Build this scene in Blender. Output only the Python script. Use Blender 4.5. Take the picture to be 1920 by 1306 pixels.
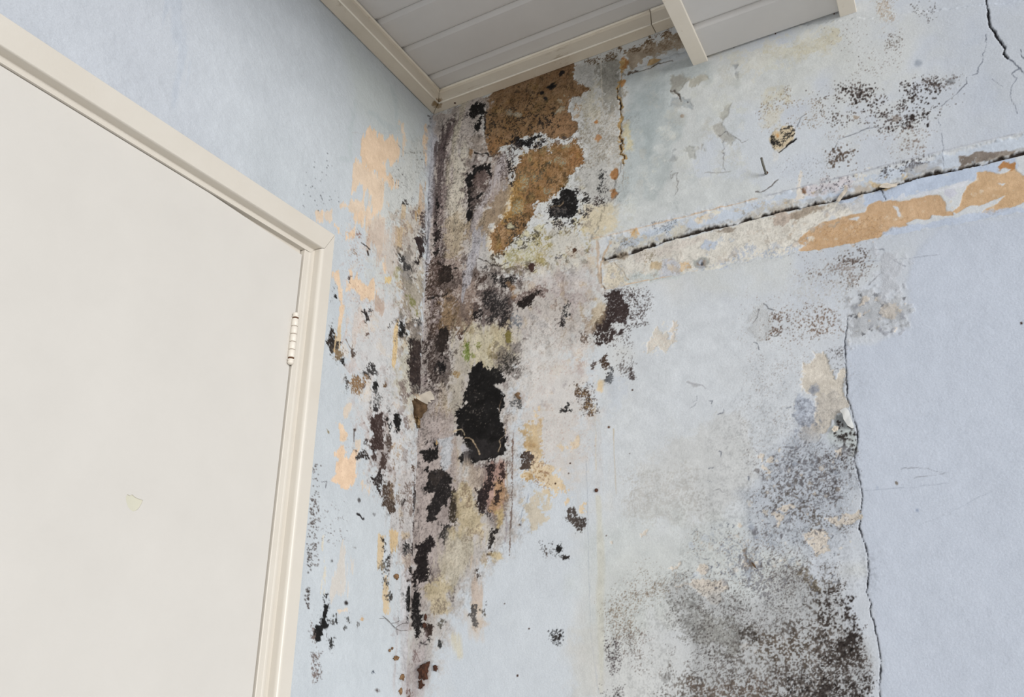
import bpy, bmesh, math, random
import numpy as np
from mathutils import Matrix, Vector

for o in list(bpy.data.objects):
    bpy.data.objects.remove(o)
SC = bpy.context.scene
COL = SC.collection

# ------------------------------------------------------------------ camera
# world: corner of the two walls is the Z axis, right wall = plane Y 0, left wall = plane X 0, floor Z 0
CAM = np.array([0.97037761, -1.35196255, 1.30])
RM = np.array([[0.87767819, 0.47923539, 0.00379908],
               [0.17189487, -0.32219048, 0.93093794],
               [-0.44736244, 0.81641089, 0.36515766]])      # right, up, forward
FPX = 1492.3
cd = bpy.data.cameras.new('camera')
cam = bpy.data.objects.new('camera', cd)
COL.objects.link(cam)
cd.sensor_width = 36.0
cd.lens = FPX * 36.0 / 1920.0
cd.clip_start = 0.02
cam.matrix_world = Matrix(((RM[0][0], RM[1][0], -RM[2][0], CAM[0]),
                           (RM[0][1], RM[1][1], -RM[2][1], CAM[1]),
                           (RM[0][2], RM[1][2], -RM[2][2], CAM[2]),
                           (0, 0, 0, 1)))
SC.camera = cam

# ------------------------------------------------------------------ sky light (overcast day, open side of the porch)
world = bpy.data.worlds.new('overcast_sky')
SC.world = world
world.use_nodes = True
bg = world.node_tree.nodes['Background']
bg.inputs['Color'].default_value = (0.955, 0.98, 1.0, 1)
bg.inputs['Strength'].default_value = 0.50

sun_d = bpy.data.lights.new('hazy_sun', 'SUN')
sun_d.energy = 1.95
sun_d.angle = math.radians(25)
sun_d.color = (1.0, 0.98, 0.955)
sun = bpy.data.objects.new('hazy_sun', sun_d)
COL.objects.link(sun)
sun.rotation_euler = Vector((-0.85, 0.47, 0.0)).to_track_quat('-Z', 'Y').to_euler()

vs = SC.view_settings
vs.view_transform = 'Standard'
vs.look = 'None'
vs.exposure = 0.38
vs.gamma = 1.0
vs.use_curve_mapping = False


# ------------------------------------------------------------------ geometry of the place
def ray(x, y):
    return RM.T @ np.array([(x - 960.0) / FPX, -(y - 653.0) / FPX, 1.0])

def on_right(x, y, Y=0.0):
    d = ray(x, y); return CAM + d * ((Y - CAM[1]) / d[1])

def on_left(x, y, X=0.0):
    d = ray(x, y); return CAM + d * ((X - CAM[0]) / d[0])

def proj(P):
    v = (P - CAM) @ RM.T
    return 960 + FPX * v[..., 0] / v[..., 2], 653 - FPX * v[..., 1] / v[..., 2]


# ------------------------------------------------------------------ materials
def s2l(c):
    c = np.asarray(c, float) / 255.0
    return np.where(c <= 0.04045, c / 12.92, ((c + 0.055) / 1.055) ** 2.4)

def lin(c):
    r = s2l(c); return (float(r[0]), float(r[1]), float(r[2]), 1.0)

class NT:
    def __init__(self, name):
        self.m = bpy.data.materials.new(name); self.m.use_nodes = True
        self.t = self.m.node_tree; self.n = self.t.nodes; self.l = self.t.links
        self.b = self.n['Principled BSDF']
        self.tc = self.n.new('ShaderNodeTexCoord')
    def noise(self, scale, detail=4, rough=0.6, stretch=None):
        n = self.n.new('ShaderNodeTexNoise')
        n.inputs['Scale'].default_value = scale; n.inputs['Detail'].default_value = detail
        n.inputs['Roughness'].default_value = rough
        if stretch:
            mp = self.n.new('ShaderNodeMapping'); mp.inputs['Scale'].default_value = stretch
            self.l.new(self.tc.outputs['Object'], mp.inputs['Vector']); self.l.new(mp.outputs[0], n.inputs['Vector'])
        else:
            self.l.new(self.tc.outputs['Object'], n.inputs['Vector'])
        return n.outputs['Fac']
    def ramp(self, fac, stops):
        r = self.n.new('ShaderNodeValToRGB')
        e = r.color_ramp.elements
        while len(e) < len(stops): e.new(0.5)
        for el, (p, c) in zip(e, stops):
            el.position = p; el.color = c
        self.l.new(fac, r.inputs['Fac'])
        return r.outputs['Color']
    def mix(self, fac, a, b, mode='MIX'):
        m = self.n.new('ShaderNodeMix'); m.data_type = 'RGBA'; m.blend_type = mode
        for sock, v in ((m.inputs[0], fac), (m.inputs[6], a), (m.inputs[7], b)):
            if isinstance(v, (int, float, tuple)): sock.default_value = v
            else: self.l.new(v, sock)
        return m.outputs[2]
    def bump(self, h, strength, dist=0.001, prev=None):
        b = self.n.new('ShaderNodeBump'); b.inputs['Distance'].default_value = dist
        if isinstance(strength, (int, float)): b.inputs['Strength'].default_value = strength
        else: self.l.new(strength, b.inputs['Strength'])
        self.l.new(h, b.inputs['Height'])
        if prev is not None: self.l.new(prev, b.inputs['Normal'])
        return b.outputs[0]
    def done(self, col, rough=0.6, nrm=None, spec=0.5):
        if isinstance(col, tuple): self.b.inputs['Base Color'].default_value = col
        else: self.l.new(col, self.b.inputs['Base Color'])
        self.b.inputs['Roughness'].default_value = rough
        self.b.inputs['Specular IOR Level'].default_value = spec
        if nrm is not None: self.l.new(nrm, self.b.inputs['Normal'])
        return self.m

MAT = {}
def paint_mat(name, c, c2, rough=0.5, dirt=None, bump=0.15, scale=9, spec=0.4):
    t = NT(name)
    f = t.noise(scale, 5)
    col = t.ramp(f, [(0.3, lin(c)), (0.7, lin(c2))])
    if dirt:
        d = t.noise(60, 6, 0.75)
        k = t.ramp(d, [(0.62, (0, 0, 0, 1)), (0.74, (1, 1, 1, 1))])
        col = t.mix(k, col, lin(dirt))
    n = t.bump(t.noise(350, 3), bump, 0.0006)
    MAT[name] = t.done(col, rough, n, spec)
    return MAT[name]

paint_mat('door_paint', (209, 206, 201), (205, 202, 197), 0.6)
paint_mat('frame_paint', (212, 207, 198), (208, 202, 192), 0.38, spec=0.5)
paint_mat('batten_paint', (238, 231, 220), (230, 223, 211), 0.5, dirt=(214, 203, 186))
paint_mat('plank_paint', (214, 213, 213), (208, 207, 207), 0.4, bump=0.05)
paint_mat('chip_undercoat', (207, 205, 189), (203, 201, 185), 0.6)
paint_mat('hinge_paint', (228, 222, 212), (220, 213, 202), 0.4)
paint_mat('hinge_rust', (120, 85, 60), (70, 55, 45), 0.8)
paint_mat('rust', (92, 56, 38), (58, 36, 28), 0.85, bump=0.6, scale=300)
paint_mat('nail_steel', (112, 112, 106), (84, 80, 72), 0.6, bump=0.4, scale=200)
paint_mat('mud', (86, 52, 36), (52, 32, 24), 0.9, bump=0.8, scale=160)
paint_mat('mud_pale', (150, 118, 84), (92, 66, 46), 0.9, bump=0.8, scale=160)
paint_mat('flake_paint', (205, 212, 220), (214, 214, 210), 0.7)
paint_mat('flake_tan', (196, 170, 128), (150, 122, 84), 0.8, bump=0.5, scale=90)
paint_mat('flake_brown', (138, 112, 84), (88, 68, 50), 0.85, bump=0.6, scale=120)
paint_mat('flake_cream', (222, 214, 202), (206, 196, 182), 0.8)
paint_mat('web', (120, 112, 106), (96, 90, 86), 0.9)
paint_mat('concrete', (224, 213, 196), (216, 205, 188), 0.85)
paint_mat('gap_dark', (96, 84, 70), (70, 60, 50), 0.9)

def cornice_mat(name, c, c2, c3):
    t = NT(name)
    col = t.ramp(t.noise(9, 5), [(0.3, lin(c)), (0.7, lin(c2))])
    grain = t.ramp(t.noise(70, 6, 0.75, (0.25, 0.25, 1.0)), [(0.60, (0, 0, 0, 1)), (0.72, (1, 1, 1, 1))])
    col = t.mix(grain, col, lin(c3))
    # old water stain that ran out of the mitre in the corner
    vm = t.n.new('ShaderNodeVectorMath'); vm.operation = 'DISTANCE'; vm.inputs[1].default_value = (0.032, -0.030, 2.582)
    t.l.new(t.tc.outputs['Object'], vm.inputs[0])
    ma = t.n.new('ShaderNodeMath'); ma.operation = 'MULTIPLY_ADD'; ma.inputs[1].default_value = 0.030; t.l.new(t.noise(70, 4), ma.inputs[0]); t.l.new(vm.outputs['Value'], ma.inputs[2])
    k = t.ramp(ma.outputs[0], [(0.026, (1, 1, 1, 1)), (0.031, (0, 0, 0, 1))])
    col = t.mix(k, col, lin((146, 122, 88)))
    MAT[name] = t.done(col, 0.5, t.bump(t.noise(260, 4), 0.3, 0.0008), 0.4)
cornice_mat('cornice_paint', (226, 217, 202), (216, 206, 190), (172, 156, 132))
paint_mat('edge_highlight', (246, 240, 228), (240, 232, 218), 0.4)  # lighter colour for the painted highlight on cornice edges

def wall_mat(name):
    t = NT(name)
    at = t.n.new('ShaderNodeAttribute'); at.attribute_name = 'Stain'
    rg = t.n.new('ShaderNodeAttribute'); rg.attribute_name = 'crust'
    f = t.noise(420, 4, 0.65)
    g = t.ramp(f, [(0.25, (0.86, 0.86, 0.86, 1)), (0.75, (1.07, 1.07, 1.07, 1))])
    col = t.mix(0.75, at.outputs['Color'], g, 'MULTIPLY')
    b1 = t.bump(t.noise(300, 3, 0.55), 0.42, 0.0012)
    b2 = t.bump(t.noise(600, 6, 0.75), rg.outputs['Fac'], 0.002, b1)
    return t.done(col, 0.82, b2, 0.25)
WALL_MAT = wall_mat('wall_plaster')


# ------------------------------------------------------------------ object helpers
def tag(o, label=None, cat=None, group=None, kind=None):
    if label: o['label'] = label
    if cat: o['category'] = cat
    if group: o['group'] = group
    if kind: o['kind'] = kind
    return o

def empty(name, loc=(0, 0, 0)):
    o = bpy.data.objects.new(name, None); COL.objects.link(o); o.location = loc
    o.empty_display_size = 0.05
    return o

def obj(name, bm, mat, parent=None, smooth=False):
    me = bpy.data.meshes.new(name)
    bmesh.ops.recalc_face_normals(bm, faces=bm.faces)
    bm.to_mesh(me); bm.free()
    if smooth:
        for p in me.polygons: p.use_smooth = True
    me.materials.append(MAT[mat] if isinstance(mat, str) else mat)
    o = bpy.data.objects.new(name, me); COL.objects.link(o)
    if parent is not None:
        o.parent = parent
        o.matrix_parent_inverse = Matrix.Translation(-Vector(parent.location))
    return o

def prism(bm, ring0, ring1):
    """solid between two matching rings of points"""
    a = [bm.verts.new(tuple(p)) for p in ring0]; b = [bm.verts.new(tuple(p)) for p in ring1]
    n = len(a)
    for i in range(n):
        bm.faces.new((a[i], a[(i + 1) % n], b[(i + 1) % n], b[i]))
    bm.faces.new(a); bm.faces.new(b)

def box(bm, x0, x1, y0, y1, z0, z1):
    prism(bm, [(x0, y0, z0), (x1, y0, z0), (x1, y1, z0), (x0, y1, z0)],
          [(x0, y0, z1), (x1, y0, z1), (x1, y1, z1), (x0, y1, z1)])

def bevel(bm, w, seg=2):
    bmesh.ops.bevel(bm, geom=list(bm.edges), offset=w, segments=seg, affect='EDGES', profile=0.5)

def tube(bm, pts, r, n=8):
    pts = [Vector(p) for p in pts]; rings = []
    for i, p in enumerate(pts):
        d = (pts[min(i + 1, len(pts) - 1)] - pts[max(i - 1, 0)]).normalized()
        a = d.orthogonal().normalized(); b = d.cross(a)
        rr = r[i] if isinstance(r, (list, tuple)) else r
        rings.append([bm.verts.new(p + (a * math.cos(2 * math.pi * k / n) + b * math.sin(2 * math.pi * k / n)) * rr) for k in range(n)])
    for i in range(len(rings) - 1):
        # rings may rotate; align start index
        best = min(range(n), key=lambda s: (rings[i][0].co - rings[i + 1][s].co).length)
        rings[i + 1] = rings[i + 1][best:] + rings[i + 1][:best]
        for k in range(n):
            bm.faces.new((rings[i][k], rings[i][(k + 1) % n], rings[i + 1][(k + 1) % n], rings[i + 1][k]))
    bm.faces.new(rings[0]); bm.faces.new(rings[-1])

# ------------------------------------------------------------------ weathered wall surfaces
# Every wall is a dense sheet of plaster. Stains, mould, bare render and dirt are pigment stored per vertex,
# lifted coats, hollows and cracks are real relief of the sheet.
def sstep(a, b, x):
    t = np.clip((x - a) / (b - a), 0, 1); return t * t * (3 - 2 * t)

def pts(s):
    return np.array([[float(v) for v in p.split(',')] for p in s.split()])

class Wall:
    def __init__(self, side, us, vs, seed):
        self.side = side; self.us = us; self.vs = vs
        self.rng = np.random.default_rng(seed)
        U, V = np.meshgrid(us, vs)
        Z = np.zeros_like(U)
        self.P = np.stack([U, Z, V], -1) if side == 'R' else np.stack([Z, U, V], -1)
        px, py = proj(self.P)
        self.px = px.astype(np.float32); self.py = py.astype(np.float32)
        self.c = np.zeros(U.shape + (3,), np.float32)
        self.h = np.zeros(U.shape, np.float32)
        self.k = np.zeros(U.shape, np.float32)
        N = {}
        N['F'] = self.fbm(4, 4, 2)
        N['M'] = self.fbm(14, 14, 4, 0.72)
        N['L'] = self.fbm(60, 60, 4)
        N['X'] = self.fbm(220, 220, 3)
        N['V'] = self.fbm(9, 70, 4, 0.6)
        N['D'] = self.fbm(16, 16, 4)
        self.N = N
        f = self.rnoise(2.3, 37) + 0.8 * self.rnoise(1.9, 68) + 0.45 * self.rnoise(4.8, 15)
        self.fu = self.uniform(f)
        self.fv = self.uniform(self.fbm(3.2, 9, 2))
    def uniform(self, f):
        q = np.quantile(f[::7, ::7], np.linspace(0, 1, 65))
        return np.interp(f, q, np.linspace(0, 1, 65)).astype(np.float32)
    def vnoise(self, su, sv):
        u = (self.us - self.us[0]) * 1000 / su; v = (self.vs - self.vs[0]) * 1000 / sv
        iu = u.astype(int); iv = v.astype(int)
        tu = u - iu; tv = v - iv
        tu = tu * tu * (3 - 2 * tu); tv = tv * tv * (3 - 2 * tv)
        T = self.rng.random((iv.max() + 2, iu.max() + 2)).astype(np.float32)
        a = T[iv][:, iu] * (1 - tu) + T[iv][:, iu + 1] * tu
        b = T[iv + 1][:, iu] * (1 - tu) + T[iv + 1][:, iu + 1] * tu
        return a * (1 - tv)[:, None] + b * tv[:, None]
    def rnoise(self, s, deg):
        """one octave on a lattice turned by deg, so grains do not line up with the grid"""
        c, t = math.cos(math.radians(deg)), math.sin(math.radians(deg))
        U = (self.us - self.us[0])[None, :] * 1000 / s; V = (self.vs - self.vs[0])[:, None] * 1000 / s
        a = (U * c - V * t).astype(np.float32); b = (U * t + V * c).astype(np.float32)
        a -= a.min(); b -= b.min()
        ia = a.astype(np.int32); ib = b.astype(np.int32); ta = a - ia; tb = b - ib
        ta = ta * ta * (3 - 2 * ta); tb = tb * tb * (3 - 2 * tb)
        T = self.rng.random((ia.max() + 2, ib.max() + 2)).astype(np.float32)
        r = (T[ia, ib] * (1 - ta) + T[ia + 1, ib] * ta) * (1 - tb) + (T[ia, ib + 1] * (1 - ta) + T[ia + 1, ib + 1] * ta) * tb
        r = r - r.mean(); return r / r.std()
    def fbm(self, su, sv, octv, fall=0.55):
        r = 0; a = 1.0
        for i in range(octv):
            r = r + a * self.vnoise(su, sv); su *= 0.52; sv *= 0.52; a *= fall
        r = r - r.mean(); return (r / r.std()).astype(np.float32)
    def sl(self, x0, x1, y0, y1):
        f = on_right if self.side == 'R' else on_left
        c = np.array([f(x, y) for x in (x0, x1) for y in (y0, y1)])
        u = c[:, 0] if self.side == 'R' else c[:, 1]; v = c[:, 2]
        i0, i1 = np.searchsorted(self.us, [u.min(), u.max()]); j0, j1 = np.searchsorted(self.vs, [v.min(), v.max()])
        return slice(max(j0 - 1, 0), j1 + 1), slice(max(i0 - 1, 0), i1 + 1)
    def sd_poly(self, P, X, Y):
        ins = np.zeros(X.shape, bool); d = np.full(X.shape, 1e9, np.float32)
        n = len(P)
        for i in range(n):
            ax, ay = P[i]; bx, by = P[(i + 1) % n]
            ex, ey = bx - ax, by - ay
            t = np.clip(((X - ax) * ex + (Y - ay) * ey) / (ex * ex + ey * ey + 1e-9), 0, 1)
            d = np.minimum(d, (X - ax - t * ex) ** 2 + (Y - ay - t * ey) ** 2)
            if ay != by:
                ins ^= ((ay > Y) != (by > Y)) & (X < ex * (Y - ay) / ey + ax)
        d = np.sqrt(d); return np.where(ins, d, -d)
    def sd_line(self, P, X, Y):
        d = np.full(X.shape, 1e9, np.float32)
        for i in range(len(P) - 1):
            ax, ay = P[i]; bx, by = P[i + 1]; ex, ey = bx - ax, by - ay
            t = np.clip(((X - ax) * ex + (Y - ay) * ey) / (ex * ex + ey * ey + 1e-9), 0, 1)
            d = np.minimum(d, (X - ax - t * ex) ** 2 + (Y - ay - t * ey) ** 2)
        return np.sqrt(d)
    def put(self, S, m, col, a, cvar, h, k):
        if col is not None:
            m3 = (m * a)[..., None]
            cc = np.asarray(col, np.float32)
            if cvar: cc = cc + cvar * self.N['D'][S][..., None] + 0.5 * cvar * self.N['F'][S][..., None]
            self.c[S] = self.c[S] * (1 - m3) + cc * m3
        if h: self.h[S] += h * m
        if k: self.k[S] = np.maximum(self.k[S], k * m)
    def fill(self, P, col, a=1.0, soft=2.0, rough=3.0, ns='M', gran=0.0, dens=1.0, cvar=3.0, h=0.0, k=0.0, fv=False):
        if isinstance(P, str): P = pts(P)
        mg = soft + 2.5 * rough + 2
        S = self.sl(P[:, 0].min() - mg, P[:, 0].max() + mg, P[:, 1].min() - mg, P[:, 1].max() + mg)
        X = self.px[S]; Y = self.py[S]
        if X.size == 0: return
        sd = self.sd_poly(P, X, Y) + rough * self.N[ns][S]
        m = sstep(-soft, soft, sd)
        if gran:
            g = self.fv if fv else self.fu
            m = sstep(0.28, 0.72, m * dens + gran * (g[S] - 0.5)) * (m > 0.001)
        self.put(S, m, col, a, cvar, h, k)
    def oval(self, x, y, rx, ry, col, rot=0, **kw):
        t = np.linspace(0, 2 * np.pi, 17)[:-1]
        r = math.radians(rot); c, s = math.cos(r), math.sin(r)
        ex, ey = rx * np.cos(t), ry * np.sin(t)
        self.fill(np.stack([x + ex * c - ey * s, y + ex * s + ey * c], 1), col, **kw)
    def line(self, P, w, col, a=1.0, wob=1.2, soft=0.8, var=0.4, h=0.0, cvar=0.0, k=0.0, gran=0.0, dens=1.0):
        if isinstance(P, str): P = pts(P)
        mg = w + 8 + 2 * wob
        S = self.sl(P[:, 0].min() - mg, P[:, 0].max() + mg, P[:, 1].min() - mg, P[:, 1].max() + mg)
        X = self.px[S] + wob * self.N['M'][S]; Y = self.py[S] + wob * self.N['D'][S]
        if X.size == 0: return
        d = self.sd_line(P, X, Y)
        ww = w * np.clip(1 + var * self.N['D'][S], 0.15, 2)
        m = sstep(soft, -soft, d - ww)
        if gran: m = sstep(0.36, 0.64, m * dens + gran * (self.fu[S] - 0.5)) * (m > 0.001)
        self.put(S, m, col, a, cvar, h, k)
    def dots(self, P, n, r0, r1, col, a=0.9, edge=12.0, cvar=12, pw=1.8, clump=0.4, h=0.0):
        """round colonies scattered in a patch; density falls off at its rim"""
        if isinstance(P, str): P = pts(P)
        rng = self.rng; done = 0; n = int(n * 1.35)
        x0, x1, y0, y1 = P[:, 0].min() - edge, P[:, 0].max() + edge, P[:, 1].min() - edge, P[:, 1].max() + edge
        cx = rng.uniform(x0, x1, n * 12); cy = rng.uniform(y0, y1, n * 12)
        sd = self.sd_poly(P, cx.astype(np.float32), cy.astype(np.float32))
        f = on_right if self.side == 'R' else on_left
        for i in range(n * 12):
            if done >= n: break
            pr = float(sstep(-edge, edge, sd[i]))
            if pr < 0.02: continue
            w = f(cx[i], cy[i]); u = w[0] if self.side == 'R' else w[1]
            iu = int(np.searchsorted(self.us, u)); iv = int(np.searchsorted(self.vs, w[2]))
            if not (2 < iu < len(self.us) - 3 and 2 < iv < len(self.vs) - 3): continue
            pr *= float(np.clip(0.6 + clump * (0.5 * self.N['M'][iv, iu] + 0.7 * self.N['L'][iv, iu]), 0.03, 1.6))
            if rng.random() > pr: continue
            done += 1
            r = r0 + (r1 - r0) * rng.random() ** pw * (0.35 + 0.65 * pr)
            q = int(r / 0.9) + 2
            S = (slice(max(iv - q, 0), iv + q + 1), slice(max(iu - q, 0), iu + q + 1))
            d = np.hypot(self.px[S] - cx[i], self.py[S] - cy[i]) + 0.07 * r * self.N['F'][S]
            m = (sstep(r + 0.75, r - 0.75, d) * a * rng.uniform(0.6, 1.0)).astype(np.float32)
            cc = np.asarray(col, np.float32) + cvar * rng.normal()
            self.c[S] = self.c[S] * (1 - m[..., None]) + cc * m[..., None]
            if h: self.h[S] += h * m
    def blots(self, P, n, r0, r1, pal, a0=0.3, a1=0.7, tall=1.5, rot=0, seed=1, h=0.0, gran=0.6, dens=0.8, soft=2.0, ns='M'):
        """many small overlapping marks of several pigments inside a patch"""
        if isinstance(P, str): P = pts(P)
        rr = random.Random(seed); i = 0
        while i < n:
            x = rr.uniform(P[:, 0].min(), P[:, 0].max()); y = rr.uniform(P[:, 1].min(), P[:, 1].max())
            if self.sd_poly(P, np.array([x], np.float32), np.array([y], np.float32))[0] < 0: continue
            i += 1
            r = r0 + (r1 - r0) * rr.random() ** 2
            self.oval(x, y, r, r * rr.uniform(0.7, tall), pal[rr.randrange(len(pal))], rot=rot + rr.uniform(-25, 25), a=rr.uniform(a0, a1),
                      soft=soft + 0.5 * r, rough=0.8 + 0.3 * r, ns=ns, gran=gran, dens=rr.uniform(dens - 0.25, dens + 0.15), cvar=3, h=h * rr.uniform(-1, 1))
    def grime(self, P, amp, soft, warm=(1.0, 1.0, 1.0)):
        """fine dark grain of spores dusted over a patch"""
        if isinstance(P, str): P = pts(P)
        S = self.sl(P[:, 0].min() - soft, P[:, 0].max() + soft, P[:, 1].min() - soft, P[:, 1].max() + soft)
        m = sstep(-soft, soft, self.sd_poly(P, self.px[S], self.py[S]) + 0.4 * soft * self.N['L'][S])
        gnoise = np.clip(sstep(0.45, 1.0, self.fu[S]) * 0.8 + 0.10 * self.N['M'][S] + 0.12 * self.N['V'][S], 0, 1.2)
        d = (m * amp * gnoise)[..., None] * np.array(warm, np.float32)
        self.c[S] *= np.clip(1 - d, 0.15, 1)
    def build(self, name, cut=None, extra=(), base=(198, 206, 215)):
        nv, nu = self.px.shape
        P = self.P.copy().astype(np.float32)
        hh = self.h * 0.001
        if self.side == 'R': P[..., 1] -= hh
        else: P[..., 0] += hh
        idx = np.arange(nv * nu).reshape(nv, nu)
        q = np.stack([idx[:-1, :-1], idx[:-1, 1:], idx[1:, 1:], idx[1:, :-1]], -1)
        if cut is not None:
            uc = (self.us[:-1] + self.us[1:]) / 2; vc = (self.vs[:-1] + self.vs[1:]) / 2
            keep = ~cut(uc[None, :], vc[:, None])
            q = q[keep]
        q = q.reshape(-1, 4)
        if self.side == 'L': q = q[:, ::-1]
        co = P.reshape(-1, 3); cc = self.c.reshape(-1, 3); kk = self.k.reshape(-1)
        if cut is not None:
            used = np.zeros(len(co), bool); used[q.ravel()] = True
            mp = np.cumsum(used) - 1
            q = mp[q]; co = co[used]; cc = cc[used]; kk = kk[used]
        for (u0, u1, v0, v1) in extra:
            b = len(co)
            if self.side == 'R': ex = [(u0, 0, v0), (u1, 0, v0), (u1, 0, v1), (u0, 0, v1)]
            else: ex = [(0, u1, v0), (0, u0, v0), (0, u0, v1), (0, u1, v1)]
            if self.side == 'L': ex = ex[::-1]; ex = [ex[3], ex[2], ex[1], ex[0]]
            co = np.vstack([co, np.array(ex, np.float32)]); q = np.vstack([q, [[b, b + 1, b + 2, b + 3]]])
            cc = np.vstack([cc, np.tile(np.array(base, np.float32), (4, 1))]); kk = np.concatenate([kk, np.zeros(4, np.float32)])
        me = bpy.data.meshes.new(name)
        n = len(co); m = len(q)
        me.vertices.add(n); me.vertices.foreach_set('co', np.ascontiguousarray(co, np.float32).ravel())
        me.loops.add(m * 4); me.loops.foreach_set('vertex_index', np.ascontiguousarray(q, np.int32).ravel())
        me.polygons.add(m); me.polygons.foreach_set('loop_start', np.arange(0, m * 4, 4, dtype=np.int32))
        me.polygons.foreach_set('loop_total', np.full(m, 4, np.int32))
        me.polygons.foreach_set('use_smooth', np.ones(m, bool))
        me.update(calc_edges=True)
        A = me.attributes.new('Stain', 'FLOAT_COLOR', 'POINT')
        L = np.ones((n, 4), np.float32); L[:, :3] = s2l(np.clip(cc, 4, 250))
        A.data.foreach_set('color', L.ravel())
        B = me.attributes.new('crust', 'FLOAT', 'POINT'); B.data.foreach_set('value', np.ascontiguousarray(kk, np.float32))
        me.materials.append(WALL_MAT)
        o = bpy.data.objects.new(name, me); COL.objects.link(o)
        return o

BLACK = (24, 22, 22); DARK = (38, 33, 32); DBROWN = (58, 46, 43); BROWN = (92, 74, 62); GREY = (120, 117, 115)
OCHRE = (152, 112, 70); TAN = (205, 178, 138); PEACH = (228, 200, 168); CREAM = (222, 214, 201); MAUVE = (186, 174, 172)

# ------------------------------------------------------------------ right wall
R = Wall('R', np.arange(-0.004, 1.2961, 0.00142), np.arange(1.125, 2.625, 0.00142), 11)
W = R
# coats of paint: pale grey-white beside the corner, blue-white further out
tone = sstep(1120, 1620, W.px + 60 * W.N['X'])
W.c[:] = np.array([211, 213, 213], np.float32) * (1 - tone[..., None]) + np.array([202, 208, 217], np.float32) * tone[..., None]
W.c += 2.2 * W.N['L'][..., None] + 1.2 * W.N['M'][..., None]
g = sstep(0.2, 1.6, W.N['X'] + 0.5 * W.N['L'])[..., None] * 0.55
W.c[:] = W.c * (1 - g) + np.array([205, 207, 203], np.float32) * g
W.h += 0.7 * W.N['X'] + 0.28 * W.N['L']
f = W.fill; ov = W.oval; ln = W.line; dt = W.dots
# the smooth newer render right of the long crack
f('1588,645 1640,645 1705,610 1698,520 1720,470 1760,432 2300,333 2300,1500 1652,1340 1651,1235 1640,1170 1634,1133 1626,1108 1631,1075 1627,1048 1610,990 1616,930 1608,885 1602,858 1608,815 1595,760 1586,740 1584,640', (196, 204, 218), soft=7, rough=2.0, cvar=1, h=0.5)
f('1700,-40 2300,-40 2300,359 1700,470 1500,560 1640,330 1820,260', (188, 196, 210), a=0.6, soft=50, rough=10, ns='L', cvar=1)
# broad discolouration
f('850,680 1120,660 1130,980 1090,1180 1120,1420 780,1420 800,1150', (205, 213, 223), a=0.7, soft=45, rough=18, ns='L', cvar=1)
f('1180,560 1400,540 1400,780 1200,820', (205, 212, 221), a=0.45, soft=45, rough=20, ns='L', cvar=1)
f('1200,210 1420,190 1560,230 1620,330 1420,372 1200,430', (205, 212, 222), a=0.6, soft=35, rough=15, ns='L', cvar=1)
f('1170,560 1480,560 1560,760 1420,1000 1180,1010 1100,800', (207, 212, 218), a=0.7, soft=50, rough=25, ns='L')
f('1220,820 1400,780 1440,900 1300,980 1190,950', (194, 192, 187), a=0.32, soft=40, rough=18, ns='L', gran=0.35)
f('1180,900 1290,880 1310,960 1200,970', (176, 174, 170), a=0.45, soft=25, rough=12, ns='L', gran=0.9, dens=0.5)
f('1090,1000 1500,990 1500,1120 1240,1120 1090,1300', (200, 205, 204), a=0.6, soft=40, rough=20, ns='L')
f('1170,140 1300,110 1560,50 1600,120 1400,200 1300,330 1160,430', (201, 204, 202), a=0.75, soft=30, rough=15, ns='L')
f('1340,110 1560,50 1570,90 1430,140', (206, 203, 190), a=0.5, soft=14, rough=9, gran=0.3)
f('1430,100 1490,80 1545,66 1570,58 1572,80 1520,100 1470,115', (196, 190, 168), a=0.6, soft=6, rough=6, gran=0.6, dens=0.7)
# smoother slab of later plaster between the old brown corner and the nail, its ragged edge proud of the corner
f('1168,150 1180,136 1240,118 1300,98 1345,112 1330,150 1270,150 1262,190 1290,230 1262,280 1250,330 1220,372 1190,380 1165,375 1168,310', (182, 189, 190), a=0.9, soft=8, rough=6, ns='L', h=0.0)
f('1184,170 1224,160 1240,210 1225,290 1180,330 1172,250', (166, 175, 177), a=0.8, soft=16, rough=8, ns='L')
f('1170,270 1190,240 1205,300 1190,345 1172,320', (199, 205, 206), a=0.5, soft=14, rough=6, ns='L')
f('1140,378 1180,376 1230,372 1290,330 1420,330 1430,375 1300,400 1150,440 1120,445', (205, 209, 209), a=0.8, soft=10, rough=6)
f('1164,135 1180,132 1300,92 1400,60 2300,-40 2300,158 1420,372 1110,448 1140,378 1168,300', None, soft=2.2, rough=1.5, h=2.2)
for q, c in (('1258,145 1275,138 1290,150 1280,165 1262,176 1256,170', (156, 155, 148)), ('1290,146 1325,140 1330,148 1310,158 1290,165', (180, 178, 168)), ('1256,180 1275,182 1290,188 1298,205 1280,202 1255,200', (168, 174, 177)),
             ('1355,200 1372,195 1368,212 1355,230 1350,222', (172, 172, 166)), ('1335,240 1350,230 1360,250 1375,258 1372,272 1352,265', (176, 175, 170)), ('1288,277 1300,275 1304,300 1290,300', (172, 174, 172)),
             ('1315,270 1320,272 1320,282 1313,280', (176, 174, 170)), ('1258,280 1266,278 1264,300 1256,302', (172, 176, 178)), ('1376,124 1383,122 1381,146 1376,140', (160, 163, 165))):
    f(q, c, soft=2.5, rough=2.2, h=-0.9, cvar=3)
ln('1258,172 1264,171 1272,179 1278,189', 1.3, (92, 84, 76), wob=1.2, h=-1.6)
ln('1357,262 1358,280 1356,300 1360,322', 0.6, (136, 136, 138), wob=1.4)
ln('1262,320 1258,335 1270,324 1272,340 1268,365', 0.7, (140, 138, 136), wob=1.2)
ln('1350,258 1362,250 1378,256 1392,268 1402,262', 0.7, (128, 126, 124), wob=1.4)
ln('1320,325 1345,326 1372,323', 0.5, (160, 160, 160), wob=1)
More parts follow.
